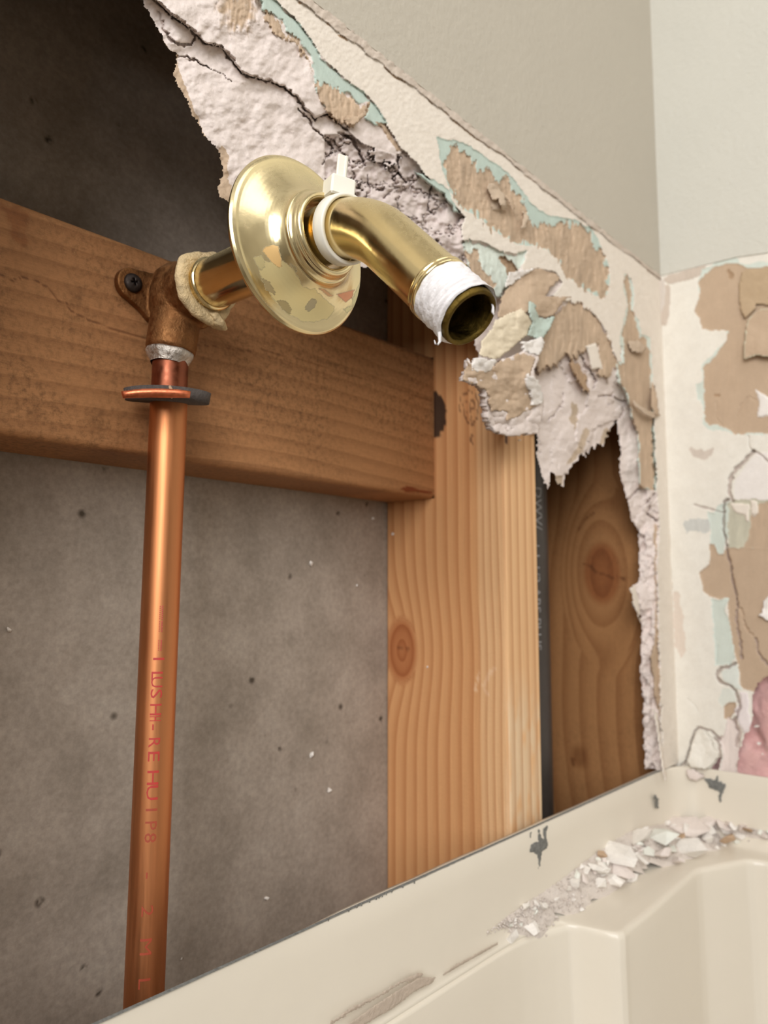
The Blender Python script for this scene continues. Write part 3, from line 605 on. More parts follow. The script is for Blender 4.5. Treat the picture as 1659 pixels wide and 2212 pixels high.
flap('loose_wall_piece', P7((395, 1575), (450, 1580), (510, 1650), (525, 1730), (580, 1740), (560, 1800), (500, 1860), (450, 1890), (340, 1870), (310, 1820), (350, 1680)), CREAMB, C7((400, 1575, -2), (350, 1860, -7), (540, 1760, -6), (500, 1660, -3)), WR, 'loose cream chunk of wall above the rim at the corner', 'B', rag=2, st=0.02, thick=0.003, noiseamp=0.5)
flap('loose_wall_piece', P7((200, 1960), (215, 1930), (260, 1900), (290, 1930), (285, 1975), (240, 2000)), CREAMB, C7((240, 1950, -5)), WR, None, 'B', rag=1, thick=0.004)
flap('loose_wall_piece', P7((300, 1890), (360, 1880), (440, 1930), (470, 1945), (400, 1970), (330, 1965)), GYP, C7((380, 1930, -6)), WR, None, 'B', rag=1, thick=0.004)
flap('corner_paint_strip', P7((75, 0), (175, 0), (195, 500), (205, 900), (235, 1900), (150, 1970), (110, 1800), (95, 1000), (80, 400)), lin(232, 220, 203), C7((120, 500, -1.0), (200, 1500, -1.5)), WR, 'beige corner bead strip running down the inside corner', 'B', rag=1, st=0.03, thick=0.0008, noiseamp=0.15)

# pink insulation behind the hole in the right wall
n = 70
Yg, Zg = np.meshgrid(np.linspace(0.02, 0.235, 110), np.linspace(-0.30, 0.12, 200))
Dg = 0.010+fbm(Yg*45, Zg*45, 5, 4)*0.020-0.006*np.exp(-((Zg+.10)/.03)**2)
Vg = np.stack([XC+np.clip(Dg, 0.0075, .04), Yg, Zg], -1).reshape(-1, 3)
qg, _ = grid_faces(110, 200)
ins = from_np('insulation_batt', Vg, qg, m_pink, None, True)
md = ins.modifiers.new('thick', 'SOLIDIFY'); md.thickness = 0.03; md.offset = -1
tag(ins, 'pink fibreglass insulation showing through the hole in the right wall', 'insulation')

# ------------------------------------------------------------------ cavity: board, studs, brace
board = box('backing_board', (-0.25, YBOARD, -0.80), (XC+0.04, YBOARD+0.012, 0.90), m_board)
tag(board, 'grey brown mottled backing board at the back of the open cavity', 'board')
def wood_box(name, lo, hi, mat, ax, faces_fn, parent=None, bev=0.003, dens=0.0016):
    """box whose faces are grids carrying ring phase and tint; ax: grain axis"""
    Vs, Qs, ph, tn = [], [], [], []; off = 0
    lo = np.array(lo, float); hi = np.array(hi, float)
    for a in range(3):
        b, c = [i for i in range(3) if i != a]
        for side in (0, 1):
            nb = max(3, min(400, int((hi[b]-lo[b])/dens))); nc = max(3, min(700, int((hi[c]-lo[c])/dens)))
            B, Cc = np.meshgrid(np.linspace(lo[b], hi[b], nb), np.linspace(lo[c], hi[c], nc))
            P = np.zeros((B.size, 3)); P[:, a] = (lo, hi)[side][a]; P[:, b] = B.ravel(); P[:, c] = Cc.ravel()
            p0, t0 = faces_fn(P, a, side)
            # round the long arrises
            q = P.copy()
            axes = [i for i in range(3) if i != ax]
            dd = [np.minimum(P[:, i]-lo[i], hi[i]-P[:, i]) for i in axes]
            e = [np.clip(bev-d, 0, bev) for d in dd]
            for j, i in enumerate(axes):
                o_ = 1-j
                sgn = np.where(P[:, i]-lo[i] < hi[i]-P[:, i], 1, -1)
                if i == a: q[:, i] += sgn*(bev-np.sqrt(np.clip(bev**2-e[o_]**2, 0, None)))
            qd, _ = grid_faces(nb, nc)
            if side == (0 if a == 1 else 1): qd = qd[:, ::-1]
            Vs.append(q); Qs.append(qd+off); off += len(P); ph.append(p0); tn.append(t0)
    return from_np(name, np.concatenate(Vs), np.concatenate(Qs), mat, parent, True, {'phase': np.concatenate(ph), 'layer': np.concatenate(tn)})
# fir stud beside the fitting
YS0 = YSTUD; SW = 0.038
kz = float(onX(868, 1405, XSTUD)[2]); ky = float(onX(868, 1405, XSTUD)[1])
def stud_fn(P, a, side):
    x, y, z = P.T; wd = YBOARD-y
    if a == 0:
        dz = z-kz
        wk = wd-(YBOARD-ky)
        w2 = wd-0.014*np.exp(-(dz/0.035)**2)*np.exp(-np.clip(wk, 0, 1)/0.03)+0.0015*fbm(wd*40, z*6, 2, 3)+0.004*np.clip((z+.02)*3, -1, 1)*0.3
        sap = np.clip((wd-0.074)/0.002, 0, 1)
        p = np.where(wd < 0.074, w2/0.0088, w2/0.0050+3)
        r = np.sqrt((dz/0.021)**2+(wk/0.0125)**2)
        kn = r < 1
        p = np.where(kn, r*2.2+0.1, p)
        t = np.ones((len(P), 3)); t[:] = (0.90, 0.75, 0.63)
        t = t*(1-sap[:, None])+np.array([1.02, 1.0, 0.98])*sap[:, None]
        kk = np.clip((1.15-r)/0.3, 0, 1)[:, None]; t = t*(1-kk)+np.array([0.62, 0.38, 0.27])*kk
        px, py = proj(P)
        # black ink blot and stamp, knot check
        def blot(poly, rag, colr, al=1.0):
            nonlocal t
            s = sdist(px+fbm(px/6, py/6, 3, 3)*rag, py+fbm(px/6, py/6, 3, 8)*rag, poly, 30); k = np.clip(-s/1.5, 0, 1)[:, None]*al
            t = t*(1-k)+np.array(colr)*k
        s3 = lambda *q: [(400+x/2.765, 650+y/2.765) for x, y in q]
        blot(s3((1440, 530), (1490, 535), (1540, 580), (1562, 650), (1560, 740), (1530, 800), (1500, 820), (1440, 810)), 5, (.09, .08, .09))
        s4 = lambda *q: [(800+x/3.6875, 900+y/3.6875) for x, y in q]
        for seg, wd_ in ((PX((1003, 852), (1012, 845), (1028, 850), (1034, 872), (1032, 900), (1024, 915), (1012, 915), (1002, 895), (1000, 870)), 1.6), (PX((1006, 868), (1022, 862), (1026, 880), (1010, 890)), 1.5), (PX((1015, 872), (1018, 910)), 1.2), (PX((1017, 938), (1019, 956)), 2.5), (PX((996, 860), (990, 880), (994, 890)), 1.0)):
            d = seg_dist(px+fbm(px/5, py/5, 2, 1)*4, py+fbm(px/5, py/5, 2, 2)*4, seg); k = np.clip(wd_-d+.5, 0, 1)[:, None]*.75; t = t*(1-k)+np.array([.2, .13, .12])*k
        d = seg_dist(px, py+fbm(px/6, py/6, 2, 2)*5, PX((858, 1398), (872, 1402), (888, 1404))); k = np.clip(1.6-d+.5, 0, 1)[:, None]*.7; t = t*(1-k)+np.array([.3, .17, .12])*k
        for seg in (PX((1035, 1455), (1027, 1490)), PX((1060, 1450), (1045, 1480), (1052, 1500)), PX((1068, 1445), (1062, 1450))):
            d = seg_dist(px+fbm(px/5, py/5, 2, 1)*6, py, seg); k = np.clip(3.4-d, 0, 1)[:, None]*.6; t = t*(1-k)+np.array([1.15, 1.3, 1.6])*k
        m = np.clip((px-1085)/12, 0, 1)*np.clip((py-1440)/50, 0, 1)
        k = (np.clip(fbm(px/14, py/60, 3, 6)*2+.55, 0, 1)*m*.5)[:, None]; t = t*(1-k)+np.array([1.1, 1.3, 1.6])*k
        return p, t
    px, py = proj(P)
    p = (x-XSTUD)/0.0085+0.2*fbm(x*100, z*5, 2, 4)+20
    t = np.ones((len(P), 3))*1.03
    if a == 1 and side == 0:
        m = np.clip((py-1440)/120, 0, 1)
        k = (np.clip(fbm(px/10, py/50, 3, 6)*2.2+.75, 0, 1)*m*.75)[:, None]; t = t*(1-k)+np.array([1.03, 1.28, 1.62])*k
        d = seg_dist(px, py, PX((1094, 935), (1094, 956))); kk = np.clip(3.2-d, 0, 1)[:, None]; t = t*(1-kk)+np.array([.2, .16, .22])*kk
    return p, t
stud = wood_box('wall_stud', (XSTUD, YS0, -0.60), (XSTUD+SW, YBOARD, 0.60), m_stud, 2, stud_fn, bev=0.0022, dens=0.0009)
tag(stud, 'pale orange fir wall stud with dark growth lines and a knot, behind the drywall', 'stud')
# corner stud
XCS = XC-0.014
k2 = onX(1300, 1238, XCS); k3 = onX(1252, 1635, XCS)
def corner_fn(P, a, side):
    x, y, z = P.T; w_ = y-YSTUD
    if a != 0: return w_/0.008, np.ones((len(P), 3))*0.8
    wk = y-k2[1]; dz = z-k2[2]; g = np.exp(-(dz/0.045)**2)
    w2 = wk-0.022*g*(wk/0.016)/(1+(wk/0.016)**2)*.8
    r = np.sqrt((dz/0.026)**2+(wk/0.0165)**2)
    R2 = np.sqrt((dz/0.048)**2+(wk/0.024)**2)
    p = np.where(R2 < 1.6, R2*2.0, 1.6*2.0+np.abs(wk)/0.006*0.3)
    lowp = w2/0.016+0.6*np.sin(z*16)
    bl_ = np.clip((R2-1.0)/0.8, 0, 1); p = p*(1-bl_)+(lowp+3)*bl_
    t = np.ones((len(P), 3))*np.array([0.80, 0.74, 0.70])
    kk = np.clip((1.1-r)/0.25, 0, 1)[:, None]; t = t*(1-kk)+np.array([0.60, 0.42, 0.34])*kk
    px, py = proj(P)
    for seg, wd_ in ((PX((1262, 1217), (1278, 1226), (1300, 1240), (1325, 1248), (1350, 1250)), 2.2), (PX((1250, 1145), (1262, 1125), (1285, 1105)), 2.0), (PX((1242, 1642), (1236, 1640), (1238, 1652)), 3)):
        d = seg_dist(px, py+fbm(px/9, py/9, 2, 2)*6, seg); k = np.clip(wd_-d+.5, 0, 1)[:, None]*.75; t = t*(1-k)+np.array([.28, .18, .13])*k
    r3 = np.sqrt(((z-k3[2])/0.010)**2+((y-k3[1])/0.008)**2); kk = np.clip((1.2-r3)/0.6, 0, 1)[:, None]*.7; t = t*(1-kk)+np.array([.42, .3, .22])*kk
    return p, t
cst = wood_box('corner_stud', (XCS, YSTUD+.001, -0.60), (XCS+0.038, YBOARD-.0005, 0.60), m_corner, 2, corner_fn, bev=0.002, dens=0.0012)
tag(cst, 'dark brown corner stud with a large split knot, right of the black pipe', 'stud')
# left stud of the bay (outside the picture, closes the bay)
def plain_fn(P, a, side): return P[:, 1]/0.007+0.3*fbm(P[:, 1]*80, P[:, 2]*6, 2, 3), np.ones((len(P), 3))*0.9
lst = wood_box('wall_stud', (XSTUD-0.368-SW, YS0, -0.60), (XSTUD-0.368, YBOARD, 0.60), m_stud, 2, plain_fn, bev=0.0022, dens=0.01)
tag(lst, 'fir wall stud at the left end of the brown brace, outside the frame', 'stud')
# brace
BZ0, BZ1 = float(onY(835, 1087, YBOARD)[2]), float(onY(373, 560, YBRACE)[2])
def brace_fn(P, a, side):
    x, y, z = P.T; px, py = proj(P)
    cr1 = [(400+x_/2.765, 650+y_/2.765) for x_, y_ in ((70, 265), (180, 270), (280, 290), (400, 300), (440, 285), (560, 320), (720, 360), (900, 410), (1100, 480), (1300, 540), (1470, 600))]
    cr2 = [(x_/3.16, 380+y_/3.16) for x_, y_ in ((0, 675), (90, 715), (150, 690), (220, 700), (340, 770), (400, 850), (450, 860), (480, 920), (600, 980), (760, 1040), (880, 1075), (1000, 1110))]
    z2 = z+0.0035*np.sin(x*14+1)+0.002*fbm(x*10, z*30, 2, 5)
    p = z2/0.0085+0.4*fbm(x*8, z*25, 2, 2)
    t = np.ones((len(P), 3))
    if a == 1 and side == 0:
        d = seg_dist(px, py, cr1); k = (np.clip(1.7-d, 0, 1)*.55*(vnoise(px/12, py/12, 3) > -0.33))[:, None]; t = t*(1-k)+np.array([.3, .2, .14])*k
        d = seg_dist(px, py, cr2); k = (np.clip(2.0-d, 0, 1)*.7)[:, None]; t = t*(1-k)+np.array([.25, .16, .12])*k
        s = sdist(px+fbm(px/20, py/20, 3, 1)*30, py+fbm(px/20, py/20, 3, 2)*30, PX((0, 425), (60, 440), (60, 520), (40, 560), (10, 500)), 20); k = np.clip(-s/14, 0, 1)[:, None]*.5; t = t*(1-k)+np.array([.6, .38, .25])*k
        for c_, r_ in (((210, 910), 34), ((75, 895), 22), ((165, 640), 20)):
            k = (np.clip(1.1-np.hypot(px-c_[0], py-c_[1])/r_+fbm(px/7, py/7, 3, 4)*.8, 0, 1)*.55)[:, None]; t = t*(1-k)+np.array([.42, .38, .34])*k
        g = np.clip((px-700)/230, 0, 1)*np.clip(1-np.abs(py-790)/60, 0, 1)
        t = t*(1-.16*g[:, None]*np.array([1, .6, .2]))
        notch = sdist(px, py, [(400+x_/2.765, 650+y_/2.765) for x_, y_ in ((1280, 1120), (1330, 1105), (1400, 1125), (1478, 1140), (1478, 1152), (1380, 1145), (1320, 1140))], 20)
        k = np.clip(-notch/1.5+.3, 0, 1)[:, None]; t = t*(1-k)+np.array([.5, .22, .12])*k
    return p, t
brace = wood_box('brace_board', (XSTUD-0.368, YBRACE, BZ0), (XSTUD, YBOARD, BZ1), m_brace, 0, brace_fn, bev=0.0035, dens=0.0009)
tag(brace, 'weathered brown horizontal wooden brace with a long crack, carrying the brass pipe fitting', 'wood brace')
bpy.context.view_layer.update()

# small nail glint: split with a nail near the brace's lower right end
# ------------------------------------------------------------------ lathe helper
def lathe(bm, prof, origin, axis, seg=48, jit=None, closed=False):
    axis = Vector(axis).normalized(); a = axis.orthogonal().normalized(); b = axis.cross(a); rings = []
    for i, (r, h) in enumerate(prof):
        rr = []
        for k in range(seg):
            t = 2*math.pi*k/seg; r2 = r+(jit(i, t) if jit else 0)
            rr.append(bm.verts.new(Vector(origin)+axis*h+(a*math.cos(t)+b*math.sin(t))*r2))
        rings.append(rr)
    for r0, r1 in zip(rings[:-1], rings[1:]):
        for k in range(seg): bm.faces.new((r0[k], r0[(k+1) % seg], r1[(k+1) % seg], r1[k]))
    if closed: bm.faces.new(rings[0][::-1]); bm.faces.new(rings[-1])
    return rings
def tube(bm, path, rad, seg=40, up=Vector((1, 0, 0)), cap=False):
    rings = []
    for i, p in enumerate(path):
        p = Vector(p); q0 = Vector(path[max(i-1, 0)]); q1 = Vector(path[min(i+1, len(path)-1)]); t = (q1-q0).normalized()
        a = (up-t*up.dot(t)).normalized(); b = t.cross(a); r = rad[i] if hasattr(rad, '__len__') else rad
        rings.append([bm.verts.new(p+(a*math.cos(2*math.pi*k/seg)+b*math.sin(2*math.pi*k/seg))*r) for k in range(seg)])
    for r0, r1 in zip(rings[:-1], rings[1:]):
        for k in range(seg): bm.faces.new((r0[k], r0[(k+1) % seg], r1[(k+1) % seg], r1[k]))
    if cap: bm.faces.new(rings[0][::-1]); bm.faces.new(rings[-1])
    return rings

def shard(r, flat, n, seed, elong=1.3):
    rs = random.Random(seed); bm = bmesh.new()
    for _ in range(n):
        v = Vector((rs.gauss(0, 1), rs.gauss(0, 1), rs.gauss(0, 1))).normalized()
        bm.verts.new((v.x*r*elong*rs.uniform(.8, 1.05), v.y*r*rs.uniform(.8, 1.05), v.z*r*flat*rs.uniform(.8, 1.1)))
    bmesh.ops.convex_hull(bm, input=bm.verts[:])
    bmesh.ops.delete(bm, geom=[v for v in bm.verts if not v.link_faces], context='VERTS')
    me = bpy.data.meshes.new('plaster_chunk'); bmesh.ops.recalc_face_normals(bm, faces=bm.faces)
    zmin = min(v.co.z for v in bm.verts)
    bm.to_mesh(me); bm.free(); return me

# ------------------------------------------------------------------ copper pipe
YP = 0.2865
pt = Vector(onY(369, 765, YP)); pb = Vector(onY(311, 2160, YP)); pdir = (pb-pt).normalized()
PR = 0.0079
pipe = empty('copper_pipe', pb); tag(pipe, 'vertical copper water pipe with red printing, rising to the brass fitting', 'pipe')
bm = bmesh.new(); p0 = pt-pdir*0.006; p1 = pb+pdir*0.12; lathe(bm, [(PR, 0), (PR, 0.02), (PR, (p1-p0).length)], p0, pdir, 64)
strapT = Vector(onY(366, 856, YP)); L1 = (strapT-p0).length
bm.free(); bm = bmesh.new(); lathe(bm, [(PR, L1), (PR, L1+.05), (PR, L1+.15), (PR, (p1-p0).length)], p0, pdir, 64); from_bm('pipe_tube', bm, m_copper, pipe)
bm = bmesh.new(); lathe(bm, [(PR-.0002, -0.004), (PR-.0002, L1)], p0, pdir, 64); tag(from_bm('pipe_end', bm, m_copper_dark, pipe), 'dark heat-tarnished top end of the pipe')
def text_mesh(s, size):
    cu = bpy.data.curves.new('txt', 'FONT'); cu.body = s; cu.size = size; cu.resolution_u = 2; cu.offset = -0.02*size*0
    o = bpy.data.objects.new('txt', cu); COL.objects.link(o); bpy.context.view_layer.update()
    me = bpy.data.meshes.new_from_object(o); bpy.data.objects.remove(o); bpy.data.curves.remove(cu); return me
def wrap_text(name, s, size, origin, axis, radius, ang0, mat, parent, xs=1.0, spacing=0, dots=0):
    """text running along axis (a Vector, downwards), wrapped round the cylinder; tops of letters towards +angle"""
    me = text_mesh(s, size); bm = bmesh.new(); bm.from_mesh(me); bpy.data.meshes.remove(me)
    for _ in range(5):
        bmesh.ops.triangulate(bm, faces=bm.faces[:])
        le = [e for e in bm.edges if abs(e.verts[0].co.y-e.verts[1].co.y) > .0007]
        if not le: break
        bmesh.ops.subdivide_edges(bm, edges=le, cuts=1)
    axis = axis.normalized(); view = Vector((-origin.x, -origin.y, 0)).normalized()
    view = (view-axis*view.dot(axis)).normalized(); side = view.cross(axis)   # side points ... right in picture if sign ok
    r_ = Vector(Rv)
    if side.dot(r_) < 0: side = -side
    for v in bm.verts:
        th = ang0+(v.co.y)/radius
        v.co = origin+axis*(v.co.x*xs)+(view*math.cos(th)+side*math.sin(th))*radius
    if dots:   # break the strokes into ink-jet rows
        pass
    return from_bm(name, bm, mat, parent, False)
def along(px, py):
    # point on the pipe axis whose picture height is py
    a_, b_ = p0, p1
    for _ in range(40):
        m_ = (a_+b_)/2
        if proj(m_)[1] < py: a_ = m_
        else: b_ = m_
    return m_
def letters(items, size, xs):
    for s, y0, y1, ang in items:
        o0 = along(0, y0); o1 = along(0, y1); L = (o1-o0).length
        me = text_mesh(s, size); wx = max(v.co.x for v in me.vertices)-min(v.co.x for v in me.vertices); bpy.data.meshes.remove(me)
        wrap_text('red_lettering', s, size, o0, pdir, PR+0.00010, ang, m_redink, pipe, xs=min(L/max(wx, 1e-5), 1.45))
# long double dashes, then the letters that can still be read
for y0, y1 in ((1308, 1338), (1340, 1364), (1380, 1404)):
    for k, an in enumerate((-0.02, 0.12)):
        o0 = along(0, y0); o1 = along(0, y1); bm = bmesh.new(); view = Vector((-o0.x, -o0.y, 0)).normalized(); side = Vector(Rv)
        for j in range(7):
            f0_ = o0.lerp(o1, j/7); f1_ = o0.lerp(o1, (j+0.62)/7); vs = []
            for pp, aa in ((f0_, an-.035), (f0_, an+.035), (f1_, an+.035), (f1_, an-.035)): vs.append(bm.verts.new(pp+(view*math.cos(aa)+side*math.sin(aa))*(PR+.00007)))
            bm.faces.new(vs)
        from_bm('red_dash', bm, m_redink, pipe, False)
m_redink2 = simple('faded_red_ink', lin(164, 72, 48), 0.5, var=0.1, scale=600)
letters([('I', 1414, 1434, -.25), ('L', 1444, 1462, -.3), ('U', 1456, 1478, -.3), ('S', 1482, 1506, -.3), ('H', 1512, 1536, -.3), ('H', 1540, 1550, -.3), ('-', 1556, 1580, -.3), ('R', 1584, 1604, -.3), ('E', 1612, 1650, -.3), ('H', 1652, 1682, -.3), ('U', 1684, 1718, -.3)], 0.0066, 1)
m_save = m_redink; m_redink = m_redink2
letters([('I', 1732, 1752, -.3), ('P', 1760, 1778, -.3), ('8', 1786, 1806, -.3), ('-', 1868, 1892, -.3), ('2', 1938, 1970, -.3), ('M', 2006, 2046, -.3), ('L', 2090, 2116, -.3)], 0.0066, 1)
m_redink = m_save

# felt and copper strap plate round the pipe
strap = empty('pipe_strap', strapT); tag(strap, 'copper strap plate on dark felt pad around the pipe below the fitting', 'pipe strap')
cR = Vector(Rv)
def lens_plate(name, c, a1, a2, half_l, half_w, th, mat, parent, tip=0.6, bend=0.0):
    a1 = a1.normalized(); a2 = a2.normalized(); up = a1.cross(a2).normalized(); bm = bmesh.new(); n = 40; top = []; bot = []
    for k in range(n):
        t = 2*math.pi*k/n; cx_, sy_ = math.cos(t), math.sin(t); x_ = math.copysign(abs(cx_)**tip, cx_)*half_l; y_ = sy_*half_w
        o_ = up*(bend*(1-(x_/half_l)**2)); top.append(bm.verts.new(c+a1*x_+a2*y_+up*th/2+o_)); bot.append(bm.verts.new(c+a1*x_*.96+a2*y_*.96-up*th/2+o_))
    bm.faces.new(top); bm.faces.new(bot[::-1])
    for k in range(n): bm.faces.new((top[k], bot[k], bot[(k+1) % n], top[(k+1) % n]))
    bmesh.ops.bevel(bm, geom=[e for e in bm.edges if len(e.link_faces) == 2 and e.calc_face_angle(0) > 1], offset=th*.25, segments=2, affect='EDGES')
    return from_bm(name, bm, mat, parent, True)
up_t = Vector((0.0, -0.16, 1)).normalized()
bx = Vector((math.cos(math.radians(-36)), math.sin(math.radians(-36)), 0)); by = Vector((-bx.y, bx.x, 0.0)); by = (by+Vector((0, 0, .10))).normalized()
cs = Vector(onY(357, 857, 0.281))
lens_plate('felt_pad', cs+bx*0.001, bx, by, 0.0180, 0.0115, 0.0046, m_felt, strap, .95, 0.0008)
lens_plate('copper_plate', Vector(onY(338, 853, 0.2685)), (bx*1+Vector((0, 0, 0.06))), by, 0.0135, 0.0022, 0.0026, m_copper_plate, strap, .5, 0.0010)
# bit of plaster thread lying on the strap
bm = bmesh.new(); q0 = Vector(onY(366, 845, 0.266)); tube(bm, [q0+Vector((0, 0, .0022)), q0+Vector((.0006, -.0004, .0006)), q0+Vector((0, -.0006, -.0016)), q0+Vector((.0009, -.0006, -.003))], [.0005, .0008, .0007, .0003], 8, cap=True)
crm = from_bm('lint', bm, m_chunk_b, strap)

# ------------------------------------------------------------------ drop-ear elbow
ec = Vector(onY(367, 640, YP))      # centre of the fitting
ARMC = Vector(onY(440, 622, 0.270)); AX, AZ = ARMC.x, ARMC.z
elbow = empty('drop_ear_elbow', Vector(onY(367, 765, YP))); tag(elbow, 'cast bronze elbow fitting screwed to the brown brace, joining pipe and shower arm', 'pipe fitting')
bm = bmesh.new(); cup0 = Vector(onY(368, 762, YP)); AXc = (ec.x+AX)/2
topc = Vector((AX-.002, YP-.001, AZ))
lathe(bm, [(0.0100, 0), (0.0109, .0012), (0.0109, .020), (0.0112, .026)], cup0, (Vector((topc.x, topc.y, topc.z))-cup0).normalized(), 40, closed=True)
lathe(bm, [(0.0040, 0), (0.0108, 0.004), (0.0128, 0.012), (0.0128, 0.018), (0.0110, .026), (0.0060, .0305)], topc-Vector((0, 0, .017)), (0, 0, 1), 40, closed=True)
lathe(bm, [(0.0128, -0.004), (0.0136, 0.006), (0.0142, 0.012), (0.0142, 0.0185)], Vector((AX, YP, AZ)), (0, -1, 0), 40, closed=True)
def ear(bm, sx):
    e0 = Vector(onY(282, 614, YBRACE-0.0022)) if sx < 0 else Vector((AX+(AX-Vector(onY(282, 614, YBRACE)).x), YBRACE-0.0022, AZ))
    d = Vector((e0.x-topc.x, 0, e0.z-topc.z)); L = d.length; d.normalize(); n = Vector((0, 0, 1)).cross(Vector((0, 1, 0))); pr = Vector((-d.z, 0, d.x)); pts = []
    for t, w_ in ((0, .0125), (.3, .0118), (.6, .0092)): pts.append(topc+d*L*t+pr*w_)
    for k in range(9): th = math.pi/2-math.pi*k/8; pts.append(e0+(d*math.cos(th)+pr*math.sin(th))*.0072)
    for t, w_ in ((.6, .0092), (.3, .0118), (0, .0125)): pts.append(topc+d*L*t-pr*w_)
    a_ = [bm.verts.new((p.x, YBRACE-.0002, p.z)) for p in pts]; b_ = [bm.verts.new((p.x, YBRACE-.0040, p.z)) for p in pts]
    bm.faces.new(a_); bm.faces.new(b_[::-1])
    for k in range(len(a_)): bm.faces.new((a_[k], b_[k], b_[(k+1) % len(a_)], a_[(k+1) % len(a_)]))
    return e0
e0 = ear(bm, -1); ear(bm, 1)
body = from_bm('elbow_body', bm, m_bronze, elbow)
md = body.modifiers.new('r', 'REMESH'); md.mode = 'VOXEL'; md.voxel_size = 0.0007; md.use_smooth_shade = True
md = body.modifiers.new('s', 'SMOOTH'); md.iterations = 5; md.factor = 0.6
bm = bmesh.new(); lathe(bm, [(PR, .0006), (.0098, .0002), (.0101, -.0010), (.0095, -.0026), (.0086, -.0038), (PR+.0001, -.0056)], cup0, (topc-cup0).normalized(), 48, jit=lambda i, t: .0003*math.sin(3*t+i)+.0002*math.sin(7*t)); tag(from_bm('solder_joint', bm, m_solder, elbow), 'silver solder ring under the fitting')
# screw
bm = bmesh.new(); sc_ = Vector((e0.x, YBRACE-.0040, e0.z)); sn = Vector((-.10, -1, .03)).normalized()
lathe(bm, [(.0001, .0022), (.0022, .0021), (.0036, .0016), (.0042, .0007), (.0042, 0), (.003, -.002), (.0001, -.0025)], sc_, sn, 32)
bmesh.ops.remove_doubles(bm, verts=bm.verts, dist=.00015)
screw = from_bm('screw', bm, m_darkmetal, elbow); tag(screw, 'black cross-head screw')
bm = bmesh.new(); a_ = sn.orthogonal().normalized(); a_ = Vector((math.cos(.25), 0, math.sin(.25))); a_ = (a_-sn*a_.dot(sn)).normalized(); b_ = sn.cross(a_)
for d1, d2 in ((a_, b_), (b_, a_)):
    vs = [bm.verts.new(sc_+sn*h+d1*s*l+d2*t*w_) for h, l, w_ in ((.0035, .0021, .0005), (.0004, .0010, .0002)) for s, t in ((1, 1), (-1, 1), (-1, -1), (1, -1))]
    bm.faces.new(vs[:4]); bm.faces.new(vs[4:][::-1])
    for k in range(4): bm.faces.new((vs[k], vs[4+k], vs[4+(k+1) % 4], vs[(k+1) % 4]))
me = bpy.data.meshes.new('cut'); bmesh.ops.recalc_face_normals(bm, faces=bm.faces); bm.to_mesh(me); bm.free()
cut = bpy.data.objects.new('cut', me); COL.objects.link(cut)
bo = screw.modifiers.new('b', 'BOOLEAN'); bo.object = cut; bo.operation = 'DIFFERENCE'; bo.solver = 'EXACT'; bo.use_self = True
bpy.context.view_layer.update(); dg = bpy.context.evaluated_depsgraph_get()
nm = bpy.data.meshes.new_from_object(screw.evaluated_get(dg))
if len(nm.polygons) > 20: screw.modifiers.clear(); screw.data = nm
else: screw.modifiers.clear()
bpy.data.objects.remove(cut)

# ------------------------------------------------------------------ shower arm
arm = empty('bent_shower_pipe', (AX, YP-.012, AZ)); tag(arm, 'bent polished brass shower arm with white tape on its threaded open end', 'shower arm')
tip = Vector(onX(1018, 689, AX)); th = math.radians(46)
dd_ = Vector((0, -math.cos(th), -math.sin(th))); RB = 0.040
# straight out along -y, arc, straight down-out to the tip
# arc turns by th: start (ys, AZ); end = (ys - RB*sin th, AZ - RB*(1-cos th)); then length Ls
Ls = ((AZ-RB*(1-math.cos(th)))-tip.z)/math.sin(th); ys_ = tip.y+Ls*math.cos(th)+RB*math.sin(th)
print('arm', AX, AZ, tip[:], 'Ls', Ls, 'ys', ys_)
path = [Vector((AX, y_, AZ)) for y_ in np.linspace(YP-.010, ys_, 10)]
for k in range(1, 17): t = th*k/16; path.append(Vector((AX, ys_-RB*math.sin(t), AZ-RB*(1-math.cos(t)))))
TL = 0.0162; e_arc = path[-1]; AR = 0.0105
for t in np.linspace(0, 1, 6)[1:]: path.append(e_arc+dd_*(Ls-TL)*t)
bm = bmesh.new(); tube(bm, path, AR, 64); from_bm('arm_tube', bm, m_brass, arm)
bm = bmesh.new(); base = path[-1]
prof = []
prof = [(AR, -.0030), (AR+.0006, -.0026), (AR+.0006, -.0016), (AR+.0001, -.0012), (AR+.0006, -.0008), (AR+.0006, .0002), (AR-.0004, .0006)]
lathe(bm, prof, base, dd_, 64); tag(from_bm('ridge_ring', bm, m_brass, arm), 'double brass ridge before the thread')
# threads wrapped in tape
bm = bmesh.new(); nseg = 96; turns = 8; rows = 120; rg = []; a1 = Vector((1, 0, 0)); b1 = dd_.cross(a1)
for i in range(rows):
    h = .0004+(TL-.0022)*i/(rows-1); rr = []
    for k in range(nseg):
        t = 2*math.pi*k/nseg; ph = (h/(TL)*turns + t/(2*math.pi))
        soft = 0.00016+0.00045*(h/TL)**2
        r = AR-.0001+soft*math.sin(2*math.pi*ph)+.00035*(1-(h/TL)) + .00012*math.sin(5*t+h*900)+.0001*math.sin(13*t-h*1500)
        rr.append(bm.verts.new(base+dd_*h+(a1*math.cos(t)+b1*math.sin(t))*r))
    rg.append(rr)
for r0, r1 in zip(rg[:-1], rg[1:]):
    for k in range(nseg): bm.faces.new((r0[k], r0[(k+1) % nseg], r1[(k+1) % nseg], r1[k]))
tag(from_bm('thread_tape', bm, m_tape, arm), 'white sealing tape wound over the thread')
bm = bmesh.new(); lathe(bm, [(AR-.0010, TL-.0030), (AR-.0006, TL-.0016), (AR-.0009, TL-.0003), (AR-.0013, TL), (AR-.0021, TL-.0002), (AR-.0024, TL-.0012)], base, dd_, 64); tag(from_bm('pipe_rim', bm, m_bore, arm), 'tarnished brass rim of the open end')
